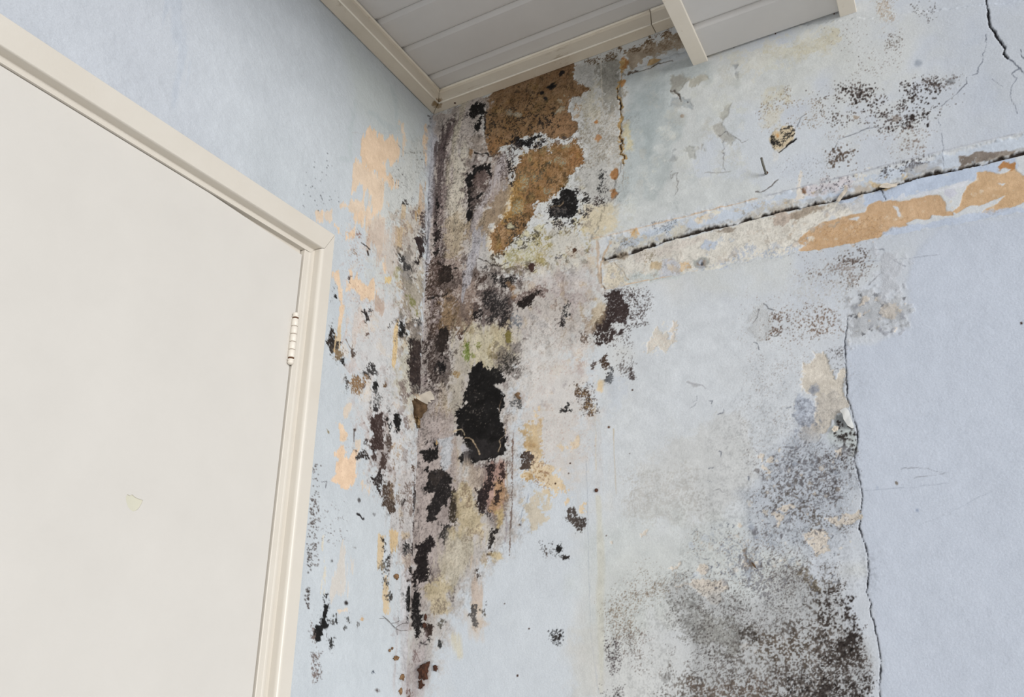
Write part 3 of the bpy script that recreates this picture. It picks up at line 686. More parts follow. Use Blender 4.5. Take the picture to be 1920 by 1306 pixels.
f('872,990 905,990 915,1010 905,1012 880,1006', (160, 142, 122), a=0.6, soft=5, rough=4, gran=0.6, dens=0.6); f('858,880 880,930 890,960 870,940', (158, 136, 112), a=0.6, soft=6, rough=5, gran=0.7, dens=0.6)
f('800,1091 835,1085 842,1110 838,1150 822,1158 806,1130', (204, 188, 154), a=0.8, soft=8, rough=6, cvar=7); f('812,1130 835,1120 832,1150 818,1156', (146, 132, 116), a=0.65, soft=5, rough=4, gran=0.6, dens=0.6)
f('915,866 948,868 946,920 936,955 920,955 912,940', (186, 152, 140), a=0.85, soft=5, rough=4, ns='V', cvar=7); f('930,905 948,890 944,930 930,958 918,955', (204, 164, 116), a=0.6, soft=5, rough=4)
M('911,872 924,869 922,891 924,918 914,926 911,947 907,960 896,957 894,944 892,927 891,915 903,912 910,891', (46, 36, 36), rough=2.2, dens=0.95)
M('936,869 945,866 950,890 944,898 938,905 936,885', (62, 45, 42), dens=0.9); M('930,920 938,919 936,935 928,945 926,935', (64, 50, 44), dens=0.9)
f('928,960 940,950 945,970 932,990', (206, 182, 132), a=0.8, soft=4, rough=3)
M('921,983 924,993 933,991 933,996 925,999 927,1013 922,1032 913,1026 914,1015 916,997', (52, 47, 44), rough=1.4); MO(919, 1039, 4, 3, DBROWN); M('905,960 920,958 924,980 916,978', (90, 84, 84), dens=0.5)
f('918,1035 935,1035 938,1045 920,1046', (214, 192, 146), a=0.7, soft=4, rough=3)
ln('962,800 961,860 959,905', 1.1, (120, 96, 84), a=0.8, wob=0.5, gran=0.5); ln('961,905 958,960 956,1000 955,1040', 1.8, (128, 112, 104), a=0.85, wob=0.5, gran=0.7); ln('948,870 951,940', 0.7, (170, 150, 130), wob=0.6)
ln('947,960 949,1000 946,1015', 1.8, (160, 152, 156), a=0.7, wob=0.6)
M('802,1004 813,1004 814,1022 805,1032 802,1061 804,1056 806,1077 802,1091 790,1093 782,1087 777,1101 775,1081 779,1066 779,1022 796,1019', (34, 28, 28), rough=2.0)
f('802,1040 816,1040 822,1080 808,1090', (150, 138, 136), a=0.7, soft=5, rough=4, gran=0.6, dens=0.7)
M('778,1109 786,1113 788,1130 786,1142 788,1150 793,1152 792,1172 786,1191 780,1197 775,1178 773,1160 773,1138 775,1121', (32, 29, 29), rough=1.4)
M('794,1180 802,1170 811,1172 808,1188 800,1196', (56, 42, 36), rough=2); M('818,1170 824,1156 836,1156 832,1172 826,1178', (110, 106, 98), rough=2, dens=0.8); M('820,1197 824,1200 829,1212 825,1218 821,1210', (58, 58, 58), rough=1.4); M('784,1210 792,1202 802,1199 798,1208', (44, 42, 42), rough=2, dens=0.8)
M('776,1220 788,1224 784,1238 773,1240', (120, 98, 92), soft=4, dens=0.6)
f('770,1200 800,1190 800,1306 760,1320', (188, 176, 176), a=0.7, soft=14, rough=8, ns='V'); M('760,1285 772,1290 766,1320 756,1320', (130, 106, 100), soft=4, dens=0.65, rough=4)
f('840,1185 858,1190 866,1230 856,1236 844,1205', (214, 202, 172), a=0.6, soft=6, rough=4, ns='V'); f('875,1150 900,1140 905,1200 888,1190', (206, 196, 186), a=0.6, soft=8, rough=5, ns='V')
f('886,1044 898,1046 900,1120 892,1140 884,1100', (204, 184, 168), a=0.75, soft=5, rough=4, ns='V'); MO(895, 1072, 3, 7, (76, 68, 64)); f('882,1130 905,1130 912,1170 890,1180', (206, 188, 170), a=0.7, soft=6, rough=4)
M('881,1150 884,1135 894,1132 896,1150 895,1172 886,1168', (92, 88, 86), rough=2, dens=0.9); M('900,1142 912,1138 911,1155 902,1160', (98, 94, 90), rough=2, dens=0.75); MO(911, 1130, 1.5, 4, DARK)
# tan seepage with spots, right of the drip lines
f('975,800 1010,795 1017,830 1010,850 985,848', (202, 174, 128), a=0.75, soft=9, rough=6, gran=0.4, cvar=7); ov(985, 813, 7, 6, (170, 134, 88), a=0.6, soft=6, rough=3); ov(992, 833, 10, 7, (178, 142, 96), a=0.55, soft=6, rough=3)
f('1000,850 1019,863 1033,881 1048,885 1050,902 1044,924 1030,924 1016,907 1000,899 988,899 973,899 973,884 991,876', (220, 199, 166), a=0.9, soft=5, rough=4.5, gran=0.8, cvar=5, h=-0.4)
f('972,882 1000,880 1015,895 1005,908 985,900', (186, 150, 98), a=0.7, soft=6, rough=5, gran=0.6, dens=0.7); dt('990,850 1030,870 1030,915 1000,905', 120, 0.6, 1.2, (130, 96, 72), edge=8)
M('975,849 994,846 999,856 994,868 991,881 977,879 980,868 977,859', (72, 60, 53), rough=1.8, dens=0.95)
for q in ('1051,912 1060,910 1064,925 1075,930 1070,942 1058,945 1062,928', '1083,945 1094,943 1092,955 1095,963 1087,960', '1050,835 1064,832 1066,845 1052,849', '1070,830 1084,820 1089,818 1082,836 1072,838', '1000,770 1012,765 1008,778 1002,780'):
    f(q, (224, 202, 170), a=0.9, soft=3.5, rough=3, gran=0.8, h=-0.3)
f('1010,785 1018,785 1016,798 1009,794', (204, 172, 128), a=0.8, soft=3, rough=2); f('984,940 1005,918 1020,925 1022,975 1000,988 985,975', (210, 196, 172), a=0.75, soft=10, rough=6, gran=0.3)
f('1000,800 1120,780 1120,920 1055,900', (204, 198, 192), a=0.25, soft=20, rough=14, ns='V')
M('1067,951 1078,948 1080,965 1095,970 1095,984 1081,996 1075,985 1061,977 1059,968', (78, 70, 66), gran=0.95, dens=0.8, rough=2.5); dt('1080,965 1098,970 1095,990 1080,998', 60, 0.7, 1.3, (60, 54, 52), edge=4)
M('1017,1032 1022,1025 1030,1028 1026,1038', (80, 70, 66), dens=0.7); dt('1012,1013 1036,1018 1034,1042 1014,1040', 70, 0.7, 1.6, (52, 48, 48), edge=6); MO(1047, 1029, 4, 8, (28, 27, 27)); MO(1062, 1044, 4, 3, DARK); dt('1028,1180 1056,1180 1054,1210 1032,1208', 60, 0.8, 2.4, (40, 40, 42), edge=5); MO(1047, 1190, 4, 6, DARK, dens=0.8)
for x, y, r in ((1186, 731, 1.8), (1137, 1004, 1.2), (1069, 868, 1.3), (1181, 850, 1.1), (975, 983, 1.8), (1041, 906, 1.4), (946, 1131, 1.4), (970, 1266, 1.8), (1066, 887, 1.2), (992, 1178, 1.5), (1500, 1050, 1.2), (1915, 606, 3)):
    ov(x, y, r, r, (66, 44, 34), soft=0.9, rough=0.2, cvar=0)
ln('1151,805 1152,850 1156,925', 0.7, (200, 192, 178), wob=0.4); ln('1116,760 1117,800 1118,880', 0.9, (210, 200, 182), a=0.7, wob=0.4)
f('1118,930 1126,930 1132,1040 1130,1300 1122,1300', (204, 203, 192), a=0.7, soft=4, rough=1.5, ns='V'); ln('1100,860 1102,940 1104,1060 1107,1180 1122,1300', 0.7, (176, 182, 190), a=0.7, wob=0.6)
ln('990,925 985,945 977,960 976,985', 0.5, (150, 158, 172), wob=0.8); f('1140,700 1165,705 1176,740 1160,770 1140,780', (190, 198, 210), a=0.4, soft=8, rough=6)
dt('960,700 1110,660 1120,860 980,860', 320, 0.5, 1.1, (176, 140, 128), a=0.5, edge=20); dt('960,620 1110,600 1110,700 970,700', 200, 0.5, 1.1, (170, 138, 130), a=0.5, edge=20)
f('1080,1180 1125,1180 1125,1306 1070,1306', (200, 198, 192), a=0.4, soft=14, rough=8)

# ---- the long imprint of a removed board, with a split through it
STRIP = '1118,452 1140,438 1420,371 1705,300 2300,156 2300,327 1652,446 1507,472 1330,503 1145,541 1130,540 1124,520'
f(STRIP, (208, 212, 216), a=0.9, soft=3.0, rough=0.9, cvar=2, h=-1.7)
f('1140,447 1420,377 1705,305 2300,162 2300,203 1720,330 1500,385 1330,428 1128,484', (196, 206, 220), a=0.85, soft=3, rough=3, cvar=3, h=0.6)
f('1130,470 1150,445 1200,440 1240,436 1290,412 1288,436 1200,466 1130,484', (212, 208, 196), a=0.85, soft=4, rough=4, cvar=4, k=0.5)
f('1180,432 1192,430 1200,438 1188,456 1180,445', (212, 178, 134), soft=2, rough=2); f('1160,450 1250,425 1262,415 1250,430 1200,455 1160,462', (186, 196, 208), a=0.9, soft=3, rough=4)
dt('1225,415 1265,415 1255,432 1225,432', 60, 0.6, 1.4, (92, 96, 104), edge=6); dt('1150,450 1205,440 1200,462 1150,470', 60, 0.6, 1.5, (110, 104, 96), edge=6)
f('1300,412 1350,396 1345,404 1310,416', CREAM, soft=2, rough=2.5); f('1330,398 1342,393 1352,399 1345,404', (224, 220, 208), soft=1.5, rough=1.6)
f('1400,400 1440,388 1500,372 1510,380 1450,398 1400,412', (206, 202, 194), a=0.9, soft=4, rough=4, k=0.6); f('1495,352 1502,322 1503,356 1510,372 1485,380 1470,390 1492,372', (226, 220, 212), soft=1.5, rough=1.5)
f('1502,354 1511,352 1512,364 1504,362', (120, 92, 70), soft=1.5, rough=1.5); f('1510,350 1560,335 1600,330 1600,345 1540,362 1515,366', (206, 200, 204), a=0.85, soft=5, rough=4); dt('1515,345 1610,320 1610,350 1520,365', 90, 0.7, 1.6, (86, 84, 90), edge=6)
f('1600,330 1640,318 1645,325 1610,338', (224, 220, 212), a=0.9, soft=3, rough=4, gran=0.6, dens=0.7); dt('1640,318 1745,290 1745,305 1650,335', 150, 0.8, 1.9, (66, 62, 64), edge=5)
f('1715,315 1735,306 1745,312 1720,325', (222, 220, 216), a=0.9, soft=2, rough=2); f('1700,310 1760,300 1765,320 1710,330', (150, 152, 158), a=0.5, soft=6, rough=5)
f('1798,292 1838,282 1905,282 1898,290 1850,300 1800,316', (140, 130, 122), soft=1.6, rough=1.8, cvar=6, k=0.6); dt('1798,300 1830,296 1830,310 1802,314', 25, 1, 2.5, (190, 196, 204), edge=3)
# cream, chalky lower half
f('1128,492 1165,480 1250,455 1330,432 1400,414 1500,390 1620,364 1600,385 1505,440 1500,468 1390,490 1330,500 1145,539 1130,536', (224, 220, 211), a=0.95, soft=2.5, rough=2.5, cvar=4, k=0.35)
f('1136,497 1150,491 1165,503 1172,518 1175,530 1145,538 1130,530', (224, 214, 194), a=0.8, soft=4, rough=3); f('1180,478 1320,440 1330,450 1240,480 1190,490', (216, 208, 200), a=0.8, soft=5, rough=3)
f('1170,512 1240,504 1280,498 1270,520 1180,536', (200, 207, 206), a=0.9, soft=4, rough=3); f('1240,486 1262,482 1278,498 1272,515 1235,520 1236,500', (203, 205, 213), a=0.9, soft=2.5, rough=1.6)
f('1320,450 1345,448 1350,458 1330,466 1318,462', (192, 202, 218), a=0.9, soft=3, rough=3); f('1335,432 1375,424 1383,428 1372,436 1340,438', (158, 148, 136), a=0.9, soft=3, rough=2.5); f('1450,402 1500,392 1500,405 1470,420 1445,425', (196, 180, 168), a=0.8, soft=5, rough=4, gran=0.4)
f('1480,395 1545,380 1560,384 1530,400 1480,412', (160, 146, 130), a=0.8, soft=4, rough=3)
f('1330,495 1400,470 1495,455 1500,470 1390,490 1335,503', (190, 200, 216), a=0.85, soft=4, rough=5, gran=0.8, dens=0.55); f('1370,470 1420,455 1420,475 1385,485', (196, 203, 214), a=0.8, soft=3, rough=4, gran=0.8, dens=0.6)
f('1205,475 1230,468 1228,480 1218,492 1208,486', (160, 150, 130), a=0.75, soft=4, rough=3, gran=0.8, dens=0.55); f('1215,495 1240,490 1236,502 1220,504', (206, 180, 140), a=0.7, soft=4, rough=3)
f('1276,492 1290,493 1297,501 1286,502 1278,506', (222, 184, 136), soft=1.4, rough=1.4); ov(1314, 492, 17, 11, (178, 180, 176), rot=-12, soft=2.5, rough=1.5, h=-0.5); ov(1315, 494, 9, 7, (150, 138, 128), soft=5, rough=1.5)
ov(1315, 494, 2.6, 2.6, (52, 42, 36), soft=1, rough=0.2, h=-5, cvar=0)
f('1296,508 1310,503 1308,508 1300,510', CREAM, soft=1, rough=0.8); f('1318,504 1360,496 1350,502 1325,507', (224, 222, 214), soft=1.2, rough=1.2)
# orange bare render
def sh(s, ox, oy, k): return np.array([[ox + float(a) / k, oy + float(b) / k] for a, b in (p.split(',') for p in s.split())])
ORA = (203, 171, 137)
f('1560,372 1650,352 1720,333 1800,318 1905,292 1905,312 1840,330 1760,355 1640,385 1600,392', (186, 199, 220), a=0.9, soft=3, rough=2.5)
f('1655,374 1720,362 1760,352 1810,340 1808,352 1780,360 1700,372 1668,378', (214, 218, 226), a=0.85, soft=2, rough=3, gran=0.5, dens=0.8)
f('1540,395 1580,385 1620,375 1625,392 1600,396 1560,410', (206, 204, 202), a=0.8, soft=3, rough=3); f('1556,400 1590,392 1600,400 1570,412', (226, 222, 214), soft=2, rough=2)
f(sh('220,610 240,570 390,470 600,410 730,390 750,330 830,300 1000,300 1250,255 1290,260 1330,310 1335,380 1390,380 1390,410 1230,410 1220,440 1100,440 1040,470 1050,490 960,515 930,500 920,530 850,560 850,575 600,625 420,660 290,685 225,675 280,640', 1440, 300, 4), ORA, soft=1.0, rough=0.8, cvar=4, h=-0.8, k=0.3)
f(sh('1380,385 1430,340 1480,220 1490,190 1570,150 1570,90 1640,80 1740,100 1850,60 1920,110 2300,118 1950,300 1850,350 1740,380 1680,415 1600,390 1640,360 1700,340 1780,260 1600,330 1500,350 1420,400', 1440, 300, 4), (204, 172, 136), soft=1.0, rough=0.9, cvar=4, h=-0.8, k=0.3)
f(sh('1720,30 1850,10 1840,60 1740,70', 1440, 300, 4), (176, 128, 82), soft=1.5, rough=2.5)
f('1500,440 1600,415 1650,405 1650,440 1600,455 1520,462', (196, 158, 116), a=0.5, soft=8, rough=6, gran=0.7, dens=0.55); W.blots('1500,450 1640,405 1760,370 1800,385 1660,430 1520,465', 60, 1, 4, [(216, 190, 160), (186, 152, 116), (220, 206, 186)], 0.3, 0.7, 0.7, seed=51)
W.blots('1810,360 1840,325 1920,325 1915,370 1860,390', 40, 1, 4, [(216, 190, 160), (190, 156, 120), (222, 208, 188)], 0.3, 0.7, 0.7, seed=52)
dt('1510,430 1655,400 1655,440 1520,465', 180, 0.5, 1.1, (136, 104, 76), a=0.6, edge=6)
for q in ('1675,386 1684,386 1687,398 1686,404 1680,394', '1871,342 1885,342 1882,348', '1590,410 1610,406 1606,410'): f(q, (214, 216, 220), soft=1, rough=1)
f('1655,434 1680,424 1720,420 1850,395 1920,380 1920,396 1760,424 1655,445', (188, 199, 218), a=0.9, soft=2.5, rough=1.8); f('1772,356 1790,352 1794,362 1782,370 1770,364', (200, 202, 214), soft=1.2, rough=1)
f('1750,358 1775,350 1800,340 1815,338 1805,352 1796,352 1770,350 1752,362', (216, 219, 226), soft=1.4, rough=1.6)
f('1630,340 1655,346 1690,340 1700,330 1685,345 1660,356 1635,352', (216, 192, 152), soft=1.4, rough=1.4); f('1600,350 1630,345 1640,356 1600,366', (192, 184, 174), soft=3, rough=2)
# the split itself: a deep open joint under a lifted lip
SPLIT = pts('1128,486 1138,483 1165,478 1200,468 1240,452 1290,440 1330,430 1390,415 1440,402 1470,395 1500,388 1560,376 1600,368 1620,360 1650,353 1680,345 1720,332 1770,322 1800,315 1850,304 1910,289 2300,195')
W.line(SPLIT + np.array([0, -4.5]), 2.6, (168, 161, 150), a=0.4, wob=1.4, soft=2.0, var=0.9, h=0.7, k=0.4)
W.line(SPLIT, 1.7, (52, 45, 40), wob=1.3, soft=0.8, var=0.6, h=-5.0)
f('1128,486 1150,482 1180,474 1178,480 1150,490 1130,494', (160, 146, 128), a=0.8, soft=3, rough=2)
ln('1122,515 1124,500 1128,486 1134,470 1146,452', 1.4, (206, 186, 164), wob=0.8); ln('1124,520 1128,532 1134,541', 1.0, (110, 92, 76), wob=0.5, h=-1.2); ln('1126,500 1125,520', 1.6, (150, 132, 112), a=0.7, wob=0.5)
ln('1119,452 1120,480 1121,515 1128,537', 2.0, (176, 158, 140), a=0.85, wob=0.8, soft=1.5)
ln('1150,492 1165,503 1172,516 1178,524', 0.7, (170, 154, 134), wob=0.7); ln('1134,541 1200,527 1260,516', 0.6, (214, 186, 156), wob=0.5)
ln('1652,354 1660,373', 0.9, (60, 60, 66), wob=0.6, h=-1.2)
ln('1112,447 1200,426 1300,402 1420,372', 0.6, (206, 180, 154), wob=0.4); ln('1440,367 1560,337 1705,299 1830,268 1930,246', 0.6, (176, 180, 190), wob=0.4)
# hairline and open cracks
ln('1848,-10 1850,8 1853,25 1855,40 1855,52 1866,63', 1.7, (40, 40, 44), wob=0.8, h=-3); ln('1866,63 1867,72 1875,79 1878,86 1884,93 1882,103 1890,112', 1.5, (40, 40, 44), wob=0.8, h=-3); ln('1890,112 1900,119 1912,132 1920,140', 0.8, (90, 96, 108), wob=0.7)
ln('1912,132 1895,142 1905,150 1896,165 1894,180 1902,200 1906,215', 0.6, (128, 134, 146), wob=1); ln('1849,66 1849,85 1843,105 1843,118 1834,130 1832,140 1824,143', 0.6, (120, 126, 138), wob=1)
ln('1813,148 1813,160 1795,175 1775,190 1765,200', 0.6, (116, 120, 130), wob=0.9); ln('1860,150 1880,164', 0.7, (120, 126, 138), wob=0.5); ln('1760,225 1764,245 1768,275 1770,320', 0.5, (130, 136, 148), wob=0.8)
ln('1571,262 1590,258 1620,245 1645,238', 0.5, (120, 124, 132), wob=0.8); ln('1645,241 1665,240 1695,236 1705,242 1725,244', 0.5, (128, 132, 140), wob=0.8); ln('1571,265 1566,280 1560,284', 0.6, (110, 114, 120), wob=0.8); ln('1496,240 1502,222 1510,218', 0.5, (130, 134, 140), wob=0.8)
ln('1418,362 1432,360 1448,350 1456,340 1460,338', 0.8, (110, 106, 104), wob=1, h=-0.8); ln('1914,95 1915,108 1919,112', 0.8, (84, 88, 98), wob=0.5)
ln('1589,590 1588,610 1584,640 1585,665 1586,690 1587,720', 0.8, (78, 82, 92), wob=0.7, h=-1.6); ln('1587,720 1586,740 1595,760 1603,790 1608,815 1606,835 1602,858 1608,885 1614,905 1616,930 1614,965 1610,985 1610,993', 0.85, (54, 54, 60), wob=0.9, h=-2.5)
ln('1610,993 1620,1015 1627,1048 1631,1075 1625,1108 1634,1133 1630,1142 1640,1170 1645,1200 1651,1235 1650,1275 1651,1420', 0.8, (54, 54, 60), wob=0.9, h=-2.5); ov(1586, 715, 2, 10, (58, 54, 52), soft=1, rough=1)
ln('1652,490 1652,510 1638,528 1630,535', 0.6, (136, 138, 144), wob=1); ln('1600,492 1680,487 1760,478', 0.5, (160, 166, 178), wob=0.8); ln('1640,470 1655,468 1668,482 1676,488 1696,500', 0.7, (130, 134, 144), wob=1.2)
ln('1615,920 1700,913 1780,905', 0.8, (176, 184, 198), wob=0.8); ln('1690,878 1740,877 1762,884 1780,882', 0.6, (150, 154, 164), wob=1); ov(1681, 905, 2.2, 4.5, (120, 112, 104), rot=-25, soft=1, rough=0.6); ov(1645, 914, 4, 4, (176, 186, 204), soft=2, rough=1); ov(1720, 955, 3.5, 3.5, (160, 172, 194), soft=2, rough=1); ov(1721, 120, 6, 6, (166, 174, 186), soft=4, rough=1)
ln('1715,895 1745,890 1770,886', 0.6, (156, 160, 170), wob=0.8); ln('1720,985 1770,965 1860,920', 0.4, (176, 184, 198), wob=0.8)
# crumbled blister above the long crack
f('1592,560 1610,548 1650,555 1690,550 1708,580 1700,605 1670,618 1640,625 1600,640 1590,620', (202, 206, 212), a=0.9, soft=12, rough=8, cvar=6, h=0.8, k=1.0)
for k_ in range(46):
    x = 1596 + 104 * random.Random(k_).random(); y = 552 + 75 * random.Random(k_ + 99).random()
    c_ = ((226, 218, 208), (120, 122, 128), (176, 180, 190))[k_ % 3]
    ov(x, y, 3 + 6 * random.Random(k_ + 7).random(), 1.6 + 2.5 * random.Random(k_ + 17).random(), c_, rot=-30, a=0.8, soft=1.5, rough=2.5, h=(0.7, -1.0, 0.2)[k_ % 3], gran=0.4)
f('1650,575 1690,570 1680,600 1655,600', (222, 214, 204), a=0.8, soft=4, rough=4, gran=0.5, k=0.8); f('1640,470 1690,485 1700,500 1690,540 1655,560 1650,530', (204, 208, 216), a=0.8, soft=10, rough=8, h=0.5, k=0.7)
f('1408,600 1425,570 1440,580 1450,610 1440,640 1415,645', (206, 209, 212), a=0.8, soft=5, rough=4, k=0.7)
ln('1433,568 1440,578 1450,582', 0.8, (96, 98, 104), wob=1.2); ln('1410,605 1420,595 1424,580', 0.7, (130, 130, 134), wob=1.2); ln('1412,640 1420,645 1424,655', 0.8, (110, 114, 122), wob=1.2); ln('1442,628 1455,632 1463,624', 0.7, (120, 118, 116), wob=1.2)
# bare cream patch along the crack
f('1526,660 1553,658 1557,677 1555,692 1567,704 1584,685 1587,694 1584,727 1582,745 1590,760 1585,768 1575,772 1560,800 1545,810 1528,828 1515,830 1500,822 1493,812 1505,795 1512,790 1525,775 1530,755 1525,745 1505,735 1500,728 1505,700 1505,687 1520,680', (228, 221, 210), soft=1.8, rough=3, cvar=5, h=-1.3, k=0.9)
f('1525,740 1570,735 1585,765 1560,800 1525,790', (208, 203, 197), a=0.6, soft=8, rough=6, gran=0.4); f('1500,790 1525,792 1530,810 1505,815', (190, 180, 170), a=0.7, soft=4, rough=3); ov(1512, 818, 14, 7, (226, 208, 186), a=0.8, soft=3, rough=2.5, rot=25)
f('1490,735 1525,745 1530,770 1515,795 1490,790', (190, 198, 212), a=0.9, soft=4, rough=4, h=0.5, k=0.6); f('1515,725 1535,722 1530,745 1515,745', (176, 180, 190), a=0.8, soft=4, rough=4)
f('1562,790 1568,776 1580,775 1600,800 1608,830 1604,850 1590,862 1565,850 1548,822', (190, 197, 198), a=0.95, soft=2, rough=1.5, h=-0.4); f('1562,790 1568,776 1576,776 1590,795 1604,808 1590,804 1570,806', (150, 154, 156), a=0.85, soft=3, rough=1.5)
dt('1562,785 1600,800 1605,850 1570,850', 75, 1.2, 3.4, (44, 38, 36), edge=5, pw=1.2, a=1.0)
# flaking, spotted field left of the crack
f('1440,840 1500,800 1560,840 1600,870 1605,960 1590,1010 1520,1030 1430,1010 1400,930', (190, 197, 208), a=0.8, soft=22, rough=12, ns='L', cvar=3, k=0.6)
f('1480,840 1560,850 1580,930 1530,970 1450,960 1440,900', (142, 144, 152), a=0.8, soft=16, rough=10, gran=0.9, dens=0.5, k=0.5); f('1480,890 1560,880 1560,930 1490,935', (118, 116, 120), a=0.75, soft=12, rough=9, gran=0.95, dens=0.4)
f('1430,900 1520,900 1530,970 1440,970', (122, 116, 112), a=0.7, soft=14, rough=10, gran=1.0, dens=0.34); f('1500,960 1600,950 1600,985 1520,1000', (118, 112, 106), a=0.75, soft=10, rough=8, gran=1.0, dens=0.4)
f('1500,745 1525,730 1530,790 1505,800 1490,830 1478,810', (160, 166, 180), a=0.7, soft=6, rough=6, gran=0.8, dens=0.55)
for q in ('1422,855 1434,852 1432,870 1440,880 1430,880', '1437,860 1447,858 1446,866 1438,868', '1434,886 1450,880 1458,884 1438,890', '1462,950 1480,940 1490,948 1470,960 1460,955', '1545,970 1570,965 1575,985 1560,980', '1580,965 1610,955 1614,975 1590,982 1575,975', '1505,1000 1545,990 1560,1000 1540,1010 1510,1012', '1508,1010 1535,1000 1556,1005 1552,1030 1530,1040 1515,1020', '1450,960 1470,965 1460,985', '1565,845 1580,838 1578,850 1568,854', '1420,1230 1422,1222 1406,1208', '1310,1055 1318,1052 1330,1062 1320,1075 1305,1070',
          '1198,998 1216,992 1212,1004 1200,1010', '1145,1014 1152,1012 1148,1021', '1252,1060 1275,1055 1276,1070 1258,1075', '1280,1090 1310,1085 1340,1088 1370,1095 1355,1115 1345,1135 1330,1138 1322,1120 1300,1100 1266,1100', '1384,985 1394,982 1390,992', '1395,1050 1410,1045 1402,1065 1392,1068', '1385,1208 1400,1203 1407,1210 1392,1217', '1466,1200 1478,1193 1472,1206', '1208,660 1215,640 1232,610 1236,625 1250,620 1258,640 1248,655 1225,652', '1252,622 1262,600 1270,612 1262,640'):
    f(pts(q), (224, 216, 206), soft=1.8, rough=2.6, h=-0.8, cvar=3, k=0.6, gran=0.35)
f('1205,650 1225,620 1255,612 1260,650 1230,665', (222, 219, 211), a=0.8, soft=4, rough=6, gran=0.8, dens=0.55)
f('1300,725 1290,715 1315,722', (180, 182, 186), soft=2, rough=1); ln('1290,716 1310,722 1325,728', 0.7, (170, 172, 178), wob=1.2); ln('1330,920 1350,917 1356,924', 0.6, (150, 150, 154), wob=0.8); ov(1142, 801, 3, 2.6, (84, 56, 38), soft=1, rough=0.5)
f('1390,1030 1402,1025 1400,1042 1412,1058 1408,1062 1396,1046', (132, 124, 116), soft=1.6, rough=1.2, h=-1.2)
# spores of the upper right
dt('1420,185 1480,165 1490,200 1440,215', 90, 0.7, 1.5, (124, 104, 82), edge=8); dt('1420,210 1500,190 1550,180 1540,240 1430,245', 190, 0.6, 1.4, (128, 110, 92), edge=10); f('1428,180 1470,165 1480,190 1435,195', (204, 196, 172), a=0.5, soft=9, rough=5); f('1435,205 1470,205 1465,240 1430,235', (206, 198, 176), a=0.5, soft=9, rough=5)
dt('1520,170 1600,155 1660,180 1650,240 1560,240', 260, 0.8, 1.9, (74, 62, 56), edge=14); dt('1570,165 1640,160 1665,200 1620,205', 90, 1.0, 2.6, (52, 44, 42), edge=12, a=1)
dt('1690,160 1760,150 1780,170 1755,215 1700,240 1690,215', 240, 0.9, 2.9, (48, 40, 38), edge=14, a=1); dt('1720,150 1800,145 1800,200 1760,210', 110, 0.7, 2.0, (90, 80, 76), edge=12, a=0.8); dt('1640,210 1720,200 1710,245 1650,250', 110, 0.9, 2.8, (54, 44, 42), edge=10)
ov(1708, 218, 5, 4, (40, 33, 32), soft=1.5, rough=2); ov(1740, 237, 4, 5, (40, 34, 34), soft=1.5, rough=2); ov(1782, 156, 7, 5, (110, 112, 116), a=0.7, soft=5, rough=2)
dt('1540,60 1600,150 1700,130 1690,60 1640,40', 150, 0.5, 1.2, (120, 108, 102), edge=14); dt('1660,65 1690,65 1690,90 1660,90', 50, 0.8, 1.6, (92, 80, 72), edge=8); dt('1640,0 1680,0 1680,45 1655,50', 160, 0.5, 1.0, (128, 104, 84), edge=8, a=0.7); dt('1700,10 1755,5 1755,40 1720,40', 40, 0.8, 1.4, (70, 62, 60), edge=8)
dt('1550,285 1605,275 1610,310 1560,315', 70, 1.0, 3.2, (86, 74, 66), edge=10, a=0.95); dt('1640,240 1760,235 1740,290 1660,300', 150, 0.6, 2.0, (126, 112, 104), edge=12, a=0.8); dt('1470,300 1560,300 1550,340 1460,335', 110, 0.5, 1.2, (120, 114, 112), edge=12, a=0.7); dt('1550,240 1640,250 1620,330 1540,330', 90, 0.6, 1.7, (136, 122, 112), edge=12, a=0.7)
f('1636,0 1665,0 1672,38 1655,46', (186, 168, 146), a=0.4, soft=6, rough=5, gran=0.7, dens=0.5)
ov(1606, 223, 6, 5, (150, 132, 114), a=0.7, soft=3, rough=2, gran=0.5); ov(1680, 223, 8, 5, (130, 118, 110), a=0.6, soft=4, rough=3, gran=0.7)
# spores below the strip
dt('1490,480 1620,460 1640,500 1600,540 1500,520', 260, 0.6, 1.9, (116, 102, 94), edge=16); f('1560,490 1615,480 1620,510 1580,520 1560,505', (136, 124, 118), a=0.65, soft=10, rough=7, gran=0.7, dens=0.5); dt('1560,480 1620,470 1615,500', 60, 1.0, 2.6, (82, 70, 64), edge=12)
f('1480,510 1590,510 1590,560 1490,570', (190, 190, 188), a=0.45, soft=18, rough=10, gran=0.6, dens=0.5)
dt('1430,600 1500,570 1560,580 1580,620 1500,640 1430,640', 320, 0.7, 2.0, (112, 92, 78), edge=16); dt('1450,590 1480,590 1485,620 1450,625', 70, 1.0, 2.0, (88, 70, 60), edge=8); dt('1380,560 1600,500 1600,690 1430,720 1390,660', 420, 0.5, 1.1, (146, 132, 124), edge=20, a=0.7)
dt('1400,700 1500,680 1500,850 1400,860', 420, 0.5, 1.1, (136, 124, 116), edge=20, a=0.7); dt('1545,655 1585,650 1580,690 1560,700', 90, 0.6, 1.5, (104, 100, 102), edge=5)
dt('1410,850 1600,840 1600,1010 1420,1010', 900, 0.6, 1.5, (92, 84, 82), edge=22, a=0.85); dt('1545,850 1600,845 1602,880 1560,880', 90, 0.8, 1.9, (64, 56, 54), edge=6)
dt('1280,1000 1450,990 1450,1090 1300,1090', 380, 0.5, 1.2, (120, 104, 92), edge=22, a=0.8)
